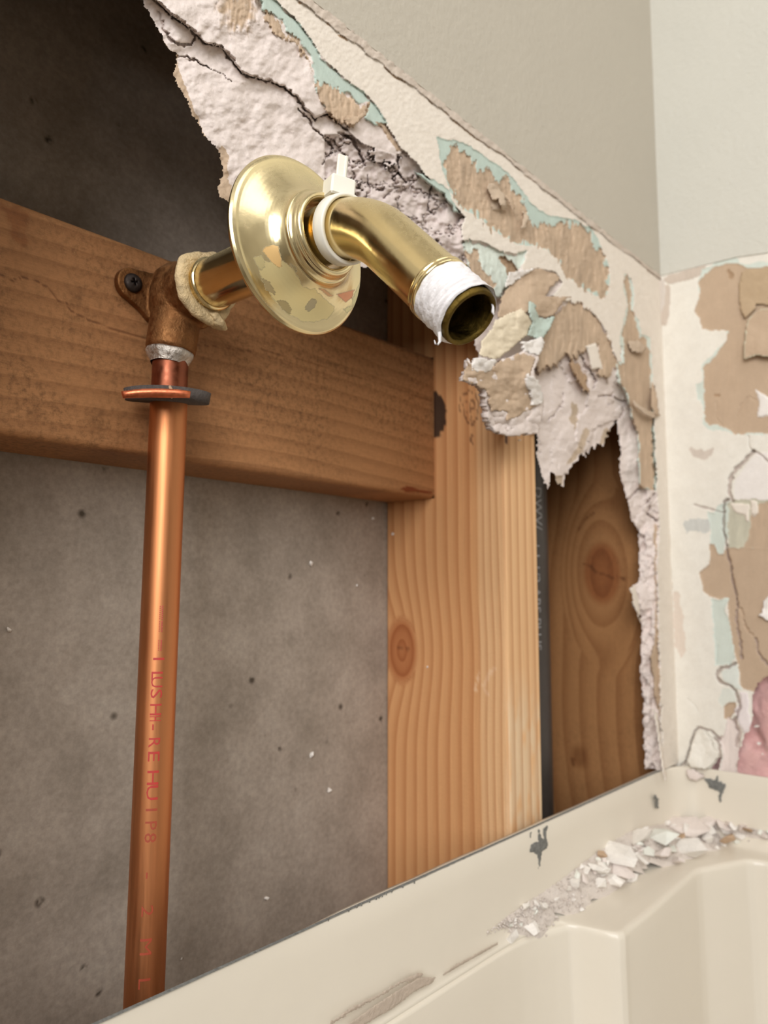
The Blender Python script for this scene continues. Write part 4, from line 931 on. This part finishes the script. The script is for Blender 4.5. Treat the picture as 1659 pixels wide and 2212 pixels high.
bm = bmesh.new(); lathe(bm, [(AR-.0024, TL-.0010), (AR-.0025, TL-.006), (AR-.0026, -.02), (0.001, -.021)], base, dd_, 48, jit=lambda i, t: .00015*math.sin(4*t+i)); tag(from_bm('bore', bm, m_bore, arm), 'dark open bore')
def strand(pts, rad, parent, mat=None, name='tape_strand'):
    bm = bmesh.new(); tube(bm, [Vector(p) for p in pts], rad, 6, cap=True); return from_bm(name, bm, mat or m_tape, parent)
c_ = Vector(onX(950, 738, AX-.006)); strand([c_+Vector((0, 0, .003)), c_, c_+Vector((-.001, .0, -.0012)), c_+Vector((-.0022, 0, -.0012)), c_+Vector((-.0028, 0, -.0002))], [.0007, .0005, .0003, .00025, .0001], arm)
c_ = base+dd_*(TL-.001)+a1*0.0052-b1*0.0068*(1 if (-b1).z > 0 else -1); strand([c_, c_+Vector((-.0003, -.0006, -.0016)), c_+Vector((-.0008, -.0008, -.0032)), c_+Vector((-.0002, -.0009, -.0042))], [.0003, .0004, .0005, .0002], arm)
# second bead of brass and dried putty where the arm enters the fitting
bm = bmesh.new(); yh = YP-.0185
lathe(bm, [(AR+.0002, .0), (AR+.0009, .0006), (AR+.0009, .0012), (AR, .0018)], Vector((AX, yh-.004, AZ)), (0, -1, 0), 56); from_bm('inner_ring', bm, m_brass, arm)
random.seed(3); ph_ = [random.uniform(0, 6.28) for _ in range(6)]
def pj(i, t): return (.0008*math.sin(2*t+ph_[0])+.0009*math.cos(3*t+ph_[1])+.0004*math.sin(5*t+ph_[2])+.0002*math.sin(11*t+ph_[3])+.00012*math.sin(23*t+ph_[4]+i))*(0 if i in (0, 7) else 1)
bm = bmesh.new(); lathe(bm, [(AR-.0002, 0), (.0146, -.0004), (.0156, .0006), (.0160, .0020), (.0156, .0034), (.0140, .0042), (AR+.001, .0040), (AR-.0002, .003)], Vector((AX, yh+.001, AZ)), (0, -1, 0), 72, jit=pj)
tag(from_bm('putty_ring', bm, m_putty, arm), 'lump of dried cream putty round the joint')
me = shard(.0062, .55, 26, 77, 1.15); me.materials.append(m_putty); o = link('putty_lump', me, None, arm, True)
o.location = Vector((AX+.0045, yh-.0005, AZ-.0135)); o.rotation_euler = (.3, .5, 0)
md = o.modifiers.new('r', 'REMESH'); md.mode = 'VOXEL'; md.voxel_size = 0.0006; md.use_smooth_shade = True

# ------------------------------------------------------------------ escutcheon
YE = 0.2100; esc = empty('wall_flange', (AX, YE, AZ-.0335)); tag(esc, 'round polished brass wall flange slid along the shower arm', 'wall flange')
prof = [(.0290, .0004), (.0325, -.0006), (.0334, .0002), (.0336, .0012), (.0328, .0022), (.0318, .0026)]
for k in range(1, 15):
    t = k/14; prof.append((.0318-(.0318-.0172)*math.sin(t*math.pi/2)**1.15, .0026+.0105*(1-math.cos(t*math.pi/2))**.8))
prof += [(.0166, .0134), (.0160, .0142), (.0157, .0154)]
for k in range(9): t = math.pi*(k/8); prof.append((.0140+.0014*math.cos(t), .0160+.0016*math.sin(t)))
prof += [(.0122, .0150), (.0119, .0120), (.0119, .006)]
bm = bmesh.new(); pr2 = []
for (r0_, h0_), (r1_, h1_) in zip(prof[:-1], prof[1:]):
    nn = max(1, int(math.hypot(r1_-r0_, h1_-h0_)/.0003))
    for k in range(nn): pr2.append((r0_+(r1_-r0_)*k/nn, h0_+(h1_-h0_)*k/nn))
pr2.append(prof[-1])
lathe(bm, pr2, Vector((AX, YE, AZ)), (0, -1, 0), 480)
dome = from_bm('flange_dome', bm, m_brass_esc, esc)
co = np.empty(len(dome.data.vertices)*3, np.float32); dome.data.vertices.foreach_get('co', co); co = co.reshape(-1, 3).astype(float)
qx, qy = proj(co); qx = qx+fbm(qx/9, qy/9, 3, 1)*3; qy = qy+fbm(qx/9, qy/9, 3, 5)*3
S2 = lambda *p: [(480+x/4.608, 320+y/4.608) for x, y in p]
fcol = np.zeros((len(co), 3))+.3; fal = np.zeros(len(co)); front = co[:, 1] < YE-.002
for poly, c_, al in ((S2((330, 1080), (460, 1130), (600, 1110), (700, 1200), (760, 1290), (800, 1380), (860, 1400), (920, 1400), (1010, 1490), (1120, 1580), (1120, 1620), (1040, 1700), (900, 1740), (800, 1730), (640, 1640), (500, 1490), (400, 1330)), lin(222, 204, 140), .55),
                    (S2((400, 1020), (440, 970), (520, 955), (560, 980), (590, 1080), (595, 1180), (570, 1205), (500, 1150)), lin(236, 190, 120), .8),
                    (S2((390, 1290), (470, 1330), (530, 1440), (520, 1470), (440, 1410)), lin(140, 120, 80), .7), (S2((545, 1510), (640, 1520), (700, 1600), (680, 1650), (600, 1610)), lin(140, 120, 70), .7),
                    (S2((880, 1490), (950, 1520), (930, 1580), (860, 1630), (820, 1600)), lin(130, 120, 100), .6), (S2((300, 1090), (400, 1060), (440, 1160), (380, 1220)), lin(190, 176, 120), .6),
                    (S2((680, 1140), (740, 1190), (740, 1240), (700, 1200)), lin(130, 110, 70), .7), (S2((1140, 1460), (1320, 1400), (1290, 1500), (1220, 1540)), lin(226, 140, 104), .8),
                    (S2((1110, 1810), (1240, 1710), (1340, 1710), (1330, 1760), (1200, 1830)), lin(226, 140, 100), .8), (S2((940, 1390), (1010, 1400), (1110, 1470), (1060, 1480)), lin(214, 150, 104), .6),
                    (S2((1400, 1260), (1430, 1330), (1340, 1520), (1410, 1640), (1350, 1690), (1300, 1650), (1290, 1510), (1370, 1340)), lin(224, 218, 170), .8), (S2((1200, 1600), (1300, 1570), (1290, 1600), (1240, 1650)), lin(220, 212, 160), .7)):
    sd_ = sdist(qx, qy, poly, 20); m_ = (sd_ < 0) & front; fcol[m_] = c_; fal[m_] = al
    e_ = m_ & (sd_ > -1.3); fcol[e_] = c_*.55
dome.data.attributes.new('film_and_patches', 'FLOAT_COLOR', 'POINT').data.foreach_set('color', np.concatenate([fcol, np.ones((len(co), 1))], 1).astype(np.float32).ravel())
dome.data.attributes.new('patch_amount', 'FLOAT', 'POINT').data.foreach_set('value', fal.astype(np.float32))
# dried water and lacquer films, and orange and pink patches, coloured on the dome

# ------------------------------------------------------------------ cable tie
tie = empty('cable_tie', (AX, ys_, AZ+.0115)); tag(tie, 'white nylon cable tie looped round the shower arm in front of the flange', 'cable tie')
cy = YE-.0245; ctr = Vector((AX, cy, AZ-.0002-max(0, ys_-cy)**2/(2*RB))); nrm = Vector((-.10, -1, -.22)).normalized()
bm = bmesh.new(); a_ = Vector((1, 0, 0)); a_ = (a_-nrm*a_.dot(nrm)).normalized(); b_ = nrm.cross(a_)
if b_.z < 0: b_ = -b_
n = 72; rings = []
for k in range(n):
    t = 2*math.pi*k/n; d = a_*math.cos(t)+b_*math.sin(t); r0, r1 = .0110, .0124; wdt = .0028
    rings.append([bm.verts.new(ctr+d*r+nrm*h) for r, h in ((r0, -wdt), (r1-.0003, -wdt), (r1, -wdt+.0004), (r1, wdt-.0004), (r1-.0003, wdt), (r0, wdt))])
for k in range(n):
    r0_, r1_ = rings[k], rings[(k+1) % n]
    for j in range(6): bm.faces.new((r0_[j], r0_[(j+1) % 6], r1_[(j+1) % 6], r1_[j]))
from_bm('tie_band', bm, m_nylon, tie)
def obox(name, c, ax_, ay_, az_, hx, hy, hz, mat, parent, bev=.0007):
    bm = bmesh.new(); bmesh.ops.create_cube(bm, size=2)
    for v in bm.verts: v.co = c+ax_*v.co.x*hx+ay_*v.co.y*hy+az_*v.co.z*hz
    bmesh.ops.bevel(bm, geom=bm.edges[:], offset=bev, segments=1, affect='EDGES'); return from_bm(name, bm, mat, parent, False)
hz_ = Vector((.02, -.10, 1)).normalized(); hx_ = (a_-hz_*a_.dot(hz_)).normalized(); hx_ = (hx_+Vector((0, -.25, 0))).normalized(); hx_ = (hx_-hz_*hx_.dot(hz_)).normalized(); hy_ = hz_.cross(hx_)
hc = Vector((AX+.0008, cy+.0035, AZ+.0158)); obox('tie_head', hc, hx_, hy_, hz_, .0049, .0042, .0037, m_nylon, tie, .0007)
obox('tie_tail', hc+hz_*.0072+hx_*.0004, hx_, hy_, hz_, .0021, .0007, .0060, m_nylon, tie, .0004)
obox('tail_rib', hc+hz_*.0072+hx_*.0014-hy_*.0008, hx_, hy_, hz_, .0005, .0004, .0058, m_nylon, tie, .0002)

# ------------------------------------------------------------------ black waste pipe
ap = empty('waste_pipe', (0.520, 0.3165, -0.6)); tag(ap, 'black plastic waste pipe with grey lettering between the two studs', 'pipe')
pxl = [proj((x_, 0.556*x_+0.0285, 0.05)) for x_ in (0.45, 0.52)]
AP = Vector((0.500, 0.0, 0.0)); lr = ray(1189, 1400); rat = float(lr[1]/lr[0]); ARR = 0.0235
AP.y = rat*AP.x+ARR*math.sqrt(1+rat*rat)
bm = bmesh.new(); lathe(bm, [(ARR, -0.6), (ARR, 0), (ARR, 0.6)], AP, (0, 0, 1), 64); from_bm('pipe_tube', bm, m_abs, ap)
ap.location = (AP.x, AP.y, -0.6)
for o_ in ap.children: o_.matrix_parent_inverse = Matrix.Translation(-Vector(ap.location))
def wrapv(s, size, ztop, xs_, ang, mat):
    o = wrap_text('grey_lettering', s, size, Vector((AP.x, AP.y, ztop)), Vector((0, 0, -1)), ARR+.0002, ang, mat, ap, xs=xs_); return o
def zat(py): return float(onY(1178, py, AP.y-.012)[2])
z0_ = zat(1062); me = text_mesh('DWV', .0105); wx = max(v.co.x for v in me.vertices); bpy.data.meshes.remove(me)
wrapv('DWV/', .0105, z0_, (z0_-zat(1142))/wx, .62, m_greyink)
z0_ = zat(1180); wrapv('| 1 1/2 ABS PLUS', .0095, z0_, 1.15, .50, m_greyink)

# ------------------------------------------------------------------ shower surround
sur = empty('shower_surround', (0.40, 0.232, -0.9)); tag(sur, 'cream moulded shower surround with a raised rim and dusty corner ledge below the hole', 'shower surround')
YL = 0.236; XLB = XC-0.002
stations = [  # (front x, y) , (back x, y), lift of rim and ledge
    ((-0.60, .232), (-0.60, YL)), ((0.20, .232), (0.20, YL)), ((.30, .232), (.300, YL)), ((.355, .2318), (.355, YL)), ((.376, .2308), (.374, YL)), ((.390, .2285), (.386, YL)), ((.402, .2255), (.397, YL)), ((.4128, .2215), (.407, YL)),
    ((.4150, .2165), (.413, YL)), ((.4170, .2075), (.420, YL)), ((.4185, .2005), (.427, YL)), ((.4205, .1955), (.434, YL)), ((.4245, .1938), (.441, YL)), ((.430, .1945), (.449, YL)), ((.46, .1945), (.478, YL)), ((.50, .196), (.518, YL)), ((.545, .1975), (.560, YL)),
    ((.553, .1962), (.572, YL)), ((.566, .1900), (.588, YL-.001)), ((.580, .1835), (.602, YL-.003)), ((.591, .1785), (XLB, YL-.012)), ((.5945, .1745), (XLB, YL-.026)), ((.5965, .168), (XLB, .196)), ((.598, .156), (XLB, .178)), ((.599, .12), (XLB, .12)), ((.600, 0.0), (XLB, 0.0)), ((.600, -.9), (XLB, -.9))]
sx_s = []
fr = np.array([s[0] for s in stations]); bk = np.array([s[1] for s in stations])
def resample(P, Q, n=6):
    tt = np.arange(len(P)); t2 = np.linspace(0, len(P)-1, (len(P)-1)*n+1)
    return np.stack([np.interp(t2, tt, P[:, 0]), np.interp(t2, tt, P[:, 1])], 1), np.stack([np.interp(t2, tt, Q[:, 0]), np.interp(t2, tt, Q[:, 1])], 1)
F2, B2 = resample(fr, bk)
def sm(P, it=4):
    P = P.copy()
    for _ in range(it): P[1:-1] = .25*P[:-2]+.5*P[1:-1]+.25*P[2:]
    return P
F2 = sm(F2, 1); B2 = sm(B2, 6)
# rim height climbs a little along the right wall
pB = onX(1659, 1681, XLB); slopeB = (float(pB[2])-ZLIP)/(YL-float(pB[1]))
print('slopeB', slopeB, 'XLB', XLB)
rowsV = []
for (fx, fy), (bx_, by_) in zip(F2, B2):
    lift = slopeB*np.clip(YL-by_, 0, 1) if bx_ > XLB-.02 else 0.0
    d = np.array([fx-bx_, fy-by_]); L = max(np.hypot(*d), 1e-4); u_ = d/L if L > .002 else np.array([0, -1.0])
    def pt_(s, z): return (bx_+u_[0]*s, by_+u_[1]*s, z+lift)
    zl = ZLEDGE; fil = min(.010, L*.6); r2 = min(.004, L*.4)
    row = [pt_(-.004, ZLIP-.002), pt_(-.0040, ZLIP), pt_(-.0008, ZLIP+.0002), pt_(0, ZLIP-.0012), pt_(0.0002, ZLIP-.012), pt_(.0006, ZLIP-.024)]
    for k in range(0, 6):
        t = k/5*math.pi/2; row.append(pt_(.0006+fil*(1-math.cos(t)), zl+.010-.010*math.sin(t)-.0004*k))
    row.append(pt_(fil+(L-r2-fil)*.6, zl-.0026))
    for k in range(0, 6):
        t = k/5*math.pi/2; row.append(pt_(L-r2+r2*math.sin(t), zl-.003-r2*(1-math.cos(t))))
    row += [pt_(L, zl-.014-r2), pt_(L+.0008, zl-.05), pt_(L+.002, zl-.15), pt_(L+.004, -.9)]
    rowsV.append(row)
A_ = np.array(rowsV); ns, nr = A_.shape[:2]
q, _ = grid_faces(nr, ns)
surm = from_np('moulded_panel', A_.reshape(-1, 3), q, m_surround, sur, True)
nA = int(np.sum(B2[:, 0] < XLB-.03)); idx = np.arange(0, nA)
top_ = []; tt_ = np.linspace(0, nA-1, 700)
for t in tt_:
    i0 = int(t); i1 = min(i0+1, nA-1); f = t-i0
    a_ = A_[i0, 2]*(1-f)+A_[i1, 2]*f; top_.append((a_+[0, .0003, .00022], a_+[0, -.00035, .0001], a_+[0, -.0009, -.0001-.0012*max(0, float(vnoise(np.array(t*9.), np.array(.3), 3))-.1)]))
q, _ = grid_faces(3, 700); tag(from_np('cut_edge', np.array(top_).reshape(-1, 3), q, m_scrape, sur, True), 'rough grey sawn edge along the rim')
# scrapes on the rim, stuck adhesive lines
def decal(name, poly, plane, val, mat, parent, off=0.0, rag=1.5, step=1.6, label=None):
    p = np.array(poly); x0, y0 = p.min(0)-4; x1, y1 = p.max(0)+4
    X, Y = np.meshgrid(frange(x0, x1, step), frange(y0, y1, step)); sd = sdist(X+fbm(X/5, Y/5, 3, 3)*rag*2, Y+fbm(X/5, Y/5, 3, 8)*rag*2, poly, 60); kp = (sd < 0.3).ravel()
    if not kp.any(): return
    bulge = 0.00035*np.clip(-sd/3, 0, 1).ravel()
    V = onY(X.ravel(), Y.ravel(), val-off-bulge) if plane == 'A' else onX(X.ravel(), Y.ravel(), val-off-bulge)
    q, used = grid_faces(X.shape[1], X.shape[0], kp)
    if len(q):
        o = from_np(name, V[used], q, mat, parent, True)
        if label: tag(o, label)
        return o
C5 = lambda *p: [(1000+x/2.517, 1650+y/2.517) for x, y in p]
decal('scrape_mark', C5((360, 368), (375, 372), (372, 400), (365, 412)), 'A', YL, m_scrape, sur, .0003)
decal('scrape_mark', C5((408, 350), (420, 352), (425, 395), (440, 410), (436, 350), (470, 330), (455, 360), (462, 460), (445, 470), (430, 480), (425, 540), (417, 590), (408, 580), (405, 500), (385, 480), (355, 488), (370, 435), (410, 420)), 'A', YL, m_scrape, sur, .0003, label='jagged grey saw scrape running down the rim')
decal('scrape_mark', C5((1045, 158), (1055, 175), (1072, 215), (1058, 245), (1040, 225)), 'A', YL-.001, m_scrape, sur, .0012, rag=3)
decal('scrape_mark', C5((1305, 75), (1370, 85), (1385, 50), (1392, 95), (1430, 110), (1420, 150), (1405, 180), (1410, 205), (1395, 215), (1388, 180), (1395, 155), (1340, 130)), 'B', XLB, m_scrape, sur, .0008, label='grey scraped gouge around a hole in the rim')
C5b = lambda *p: [(600+x/2.37, 1900+y/2.37) for x, y in p]
for xx, yy in ((585, 62), (555, 75), (535, 85), (520, 92), (505, 98), (470, 112), (405, 138), (365, 158), (640, 36), (700, 14), (260, 205), (430, 128)):
    decal('scrape_mark', C5b((xx-7, yy-6), (xx+7, yy-12), (xx+3, yy+8), (xx-2, yy+10)), 'A', YL, m_scrape, sur, .0003, rag=.8, step=1.2)
decal('adhesive_line', C5b((330, 760), (500, 640), (640, 550), (720, 500), (815, 498), (790, 532), (700, 575), (600, 655), (420, 760)), 'A', .2325, m_caulk, sur, .0005, rag=1, label='thick grey brown line of stained adhesive')
decal('adhesive_line', C5b((230, 755), (370, 658), (520, 583), (640, 512), (720, 476), (756, 490), (640, 532), (520, 602), (370, 684), (270, 752)), 'A', .2330, m_caulk, sur, .0009, rag=2)
decal('adhesive_line', C5b((1125, 318), (1000, 386), (900, 440), (840, 486), (850, 492), (950, 434), (1130, 332)), 'A', .2325, m_caulk, sur, .0006, rag=.6)

# ------------------------------------------------------------------ debris on the ledge
def P8(x, y): return 1250+x/4.056, 1750+y/4.056
def back_pt(px, py):
    a_, b_ = onY(px, py, YL-.0006), onX(px, py, XLB-.0006)
    return a_ if a_@Fv < b_@Fv else b_
_back = [(1035, 2026), (1100, 1975), (1200, 1908), (1290, 1840), (1360, 1795), (1450, 1772), (1540, 1775), (1659, 1795), (1760, 1812)]
_front = [(1045, 2036), (1165, 2018), (1290, 1955), (1380, 1896), (1480, 1862), (1560, 1838), (1620, 1826), (1690, 1818), (1780, 1830)]
_tt = np.linspace(0, 1, len(_back))
def heap_pt(t, s_):
    i_ = min(int(t*(len(_back)-1)), len(_back)-2); f = t*(len(_back)-1)-i_
    bp = (_back[i_][0]*(1-f)+_back[i_+1][0]*f, _back[i_][1]*(1-f)+_back[i_+1][1]*f); fp = (_front[i_][0]*(1-f)+_front[i_+1][0]*f, _front[i_][1]*(1-f)+_front[i_+1][1]*f)
    A0 = back_pt(*bp); B0 = onZ(fp[0], fp[1], ZLEDGE-.0030)
    if B0[0] > XLB-.001: B0 = onX(fp[0], fp[1], XLB-.001)
    return A0*(1-s_)+B0*s_
HT, HS = 200, 26
heap = np.array([[heap_pt(t, s_*min(1.0, .86+.55*float(fbm(np.array(t*40.), np.array(.5), 4, 2)))) for s_ in np.linspace(0, 1, HS)] for t in np.linspace(0, 1, HT)])
Th, Sh = np.meshgrid(np.linspace(0, 1, HT), np.linspace(0, 1, HS), indexing='ij')
heap[..., 2] += np.sin(np.pi*Sh)*(.0006+.0022*np.clip(fbm(Th*60, Sh*9, 3, 5)+.4, 0, 1))-.0004-.0018*(Sh > .97)
hflat = heap.reshape(-1, 3); hx0, hy0 = proj(hflat)
def on_heap(px, py): return hflat[np.argmin((hx0-px)**2+(hy0-py)**2)]
def put(px, py, wpx, mat, seed, flat=.6, n=14, tilt=.4, zoff=0.0, name='plaster_chunk', el=1.3):
    P = on_heap(px, py+wpx*flat*.35)
    dist = float(P@Fv); r = wpx/FPX*dist/2/el*1.55
    me = shard(r, flat, n, seed, el); me.materials.append(mat)
    o = bpy.data.objects.new(name, me); COL.objects.link(o); rs = random.Random(seed+1)
    P = P-Rv*0-np.array([.4, .5, 0])*r*.5; o.location = (P[0], P[1], P[2]+r*flat*.75+zoff); o.rotation_euler = (rs.uniform(-tilt, tilt), rs.uniform(-tilt, tilt), rs.uniform(0, 6.28)); return o
big = [  # crop x, y, width px in crop, material, label
    (520, 235, 210, m_chunk_w, 'square white plaster chip at the upper left of the large pieces', .45, 10),
    (720, 220, 250, m_chunk_g, 'largest pale slab lying across the pile with a brown broken end', .5, 10),
    (872, 225, 95, m_chunk_b, 'brown paper-covered chip against the end of the largest slab', .6, 9),
    (330, 390, 260, m_chunk_w, 'long pointed white shard near the left of the large pieces', .5, 10),
    (970, 320, 210, m_chunk_w, 'blunt white lump with a square cream core right of the pile centre', .6, 12),
    (590, 350, 120, m_chunk_g, 'small pale green-white fragment under the square chip', .6, 10),
    (720, 370, 180, m_chunk_p, 'pinkish split fragment in the middle of the pile', .6, 11),
    (830, 430, 120, m_chunk_p, 'thin pinkish sliver at the front edge of the pile', .5, 10),
    (810, 340, 140, m_chunk_g, 'grey green chip leaning under the largest slab', .4, 9),
    (920, 130, 290, m_chunk_p, 'broad dusty flat plaster slab at the back, in the corner', .3, 12),
    (1120, 90, 190, m_chunk_p, 'thin dusty slab leaning on the right wall rim', .25, 10),
    (1100, 180, 130, m_chunk_w, 'rounded white fragment behind the blunt lump', .8, 12),
    (1130, 250, 90, m_chunk_w, 'upright white pebble between the lump and the brown chip', 1.1, 12),
    (1255, 250, 170, m_chunk_b, 'oval brown paper chip right of the pile', .5, 12),
    (1270, 290, 80, m_chunk_w, 'tiny white crumb in front of the oval brown chip', .5, 9),
    (180, 500, 150, m_chunk_w, 'curved white shard in the narrow left part of the heap', .5, 11),
    (540, 440, 120, m_chunk_w, 'white block under the pinkish fragment', .7, 10),
    (350, 500, 230, m_chunk_p, 'dusty pinkish slab in front of the pointed shard', .4, 12),
    (310, 620, 130, m_chunk_w, 'rounded white lump low in the left part of the heap', .8, 12),
    (470, 590, 95, m_chunk_w, 'small white lump alone at the front of the heap', .8, 11),
    (200, 640, 110, m_chunk_w, 'white lump left of the low rounded one', .7, 11),
    (200, 390, 90, m_chunk_b, 'brown chip behind the pointed shard against the rim', .6, 9),
    (1280, 130, 130, m_chunk_p, 'pink beige crumb cluster piece near the right end of the pile', .6, 12),
    (1470, 165, 150, m_chunk_b, 'thin brownish sliver at the far right end of the pile', .2, 9),
    (1430, 225, 70, m_chunk_w, 'yellowish crumb at the right end of the pile', .7, 10),
]
for i, (x, y, wd, mt_, lab, fl, n_) in enumerate(big):
    px, py = P8(x, y); tag(put(px, py, wd/4.056, mt_, 100+i, fl, n_, .35), lab, 'rubble')
lowl = [(300, 940-8, 0)]
C9 = lambda x, y: (1000+x/2.517, 1650+y/2.517)
for i, (x, y, wd, lab) in enumerate([(245, 925, 100, 'folded white plaster lump at the left tip of the debris trail'), (190, 945, 60, 'small wedge of plaster at the very left tip of the trail'), (370, 885, 80, 'upright white lump a little right of the left tip'), (430, 770, 60, 'white crumb high against the rim over the trail'), (340, 780, 50, 'white crumb against the rim left of its neighbour'), (620, 655, 90, 'oval white pebble mid trail'), (730, 565, 90, 'angular shard where the trail widens')]):
    px, py = C9(x, y); tag(put(px, py, wd/2.517, m_chunk_w, 200+i, .6, 12, .4), lab, 'rubble')
# small crumbs: individual, alike
def trail(t, s_):
    P = heap[int(np.clip(t, 0, 1)*(HT-1)), int(np.clip(s_, 0, 1)*(HS-1))]; return P
rs = random.Random(5)
for i in range(120):
    t = rs.random(); s = min(1, abs(rs.gauss(.35, .3))); px, py = proj(trail(t, s))
    wd = rs.choice((9, 10, 12, 14, 18, 22)) if t > .25 else rs.choice((7, 8, 10, 12))
    o = put(px, py, wd, rs.choice((m_chunk_w, m_chunk_w, m_chunk_p, m_chunk_g)), 300+i, rs.uniform(.5, .9), 9, .8, name='plaster_crumb')
    zn = 0 if t < .22 else 1 if t < .5 else 2 if t < .78 else 3
    kd = o.data.materials[0].name; kw_ = 'white' if 'white' in kd else 'pinkish' if 'pink' in kd else 'greenish'
    tag(o, 'small '+kw_+' plaster crumb '+('at the narrow left tip of the debris trail', 'in the middle stretch of the debris trail', 'among the large chunks of the rubble pile', 'at the right end of the pile beside the wall')[zn], 'rubble', kw_+' crumbs '+('at the left tip', 'mid trail', 'among the large chunks', 'at the right end')[zn])
# fine grit and dust: one heap
Vs, Fs = [], []
for i in range(1700):
    t = rs.random(); s = rs.gauss(.5, .32); P = trail(t, s)+np.array([rs.uniform(-.001, .001), rs.uniform(-.0015, 0), .0002])
    r = rs.uniform(.0003, .0011); b0 = len(Vs); c0 = Vector(P)+Vector((0, 0, -.0002+r*.3)); ro = Matrix.Rotation(rs.uniform(0, 6), 3, Vector((rs.random(), rs.random(), rs.random()+.1)).normalized())
    for d in ((1, 0, 0), (-1, 0, 0), (0, 1, 0), (0, -1, 0), (0, 0, 1), (0, 0, -1)): Vs.append(c0+ro@(Vector(d)*r*rs.uniform(.6, 1.2)))
    for f in ((0, 2, 4), (2, 1, 4), (1, 3, 4), (3, 0, 4), (2, 0, 5), (1, 2, 5), (3, 1, 5), (0, 3, 5)): Fs.append([b0+k for k in f])
gr = from_np('plaster_grit', np.array([v[:] for v in Vs]), np.array(Fs), m_dust, None, False); tag(gr, 'fine loose plaster grit', kind='stuff')
# low mound of dust
q, _ = grid_faces(HS, HT); Pm = hflat; dm = from_np('plaster_dust', Pm, q, m_dust, None, True); tag(dm, 'pinkish white layer of dust under the rubble on the ledge', 'dust', kind='stuff'); gr.parent = dm

# plaster specks stuck on the grey board and studs
specs = [((672, 1218), 15, 'A', 'largest white plaster speck, upper middle of the grey board'), ((771, 1264), 8, 'A', 'small white speck right of the upper one on the grey board'), ((674, 1631), 18, 'A', 'white plaster speck low in the middle of the grey board'), ((712, 1706), 13, 'A', 'pale smeared speck below and right of the low one'), ((20, 1358), 18, 'A', 'white speck at the left edge of the grey board'), ((806, 1120), 8, 'A', 'tiny white speck just under the brace on the grey board'), ((576, 1940), 12, 'A', 'faint pale fleck near the bottom of the grey board'), ((392, 2070), 7, 'A', 'tiny fleck beside the bottom of the copper pipe')]
for i, ((x, y), wd, pl, lab) in enumerate(specs):
    P = onY(x, y, YBOARD-.0008); r = wd/FPX*float(P@Fv)/2; me = shard(r, .5, 12, 500+i, 1.1); me.materials.append(m_chunk_w); o = bpy.data.objects.new('plaster_speck', me); COL.objects.link(o); o.location = P; o.rotation_euler = (1.57, 0, i); tag(o, lab, 'plaster speck')
for i, ((x, y), wd, lab) in enumerate([((849, 1153), 9, 'white drip-shaped speck on the side of the fir stud'), ((923, 1440), 6, 'tiny speck right of the stud knot')]):
    P = onX(x, y, XSTUD-.0004); r = wd/FPX*float(P@Fv)/2; me = shard(r, .5, 12, 520+i, 1.1); me.materials.append(m_chunk_w); o = bpy.data.objects.new('plaster_speck', me); COL.objects.link(o); o.location = P; o.rotation_euler = (0, 1.57, 0); tag(o, lab, 'plaster speck')
P = onY(1122, 951, YSTUD-.0004); me = shard(.0012, .5, 12, 530, 1.3); me.materials.append(m_chunk_w); o = bpy.data.objects.new('plaster_speck', me); COL.objects.link(o); o.location = P; tag(o, 'white crumb on the front of the fir stud under the hanging piece', 'plaster speck')
# crumbs on the pink insulation
for i, (x, y, wd) in enumerate([(1634, 1569, 14), (1640, 1606, 12), (1648, 1629, 7)]):
    P = onX(x, y, XC+.003); r = wd/FPX*float(P@Fv)/2; me = shard(r, .6, 10, 540+i, 1.2); me.materials.append(m_chunk_w); o = bpy.data.objects.new('plaster_speck', me); COL.objects.link(o); o.location = P
    tag(o, ('upper white crumb caught in the pink insulation', 'middle yellowish crumb caught in the pink insulation', 'lowest tiny crumb caught in the pink insulation')[i], 'plaster speck')
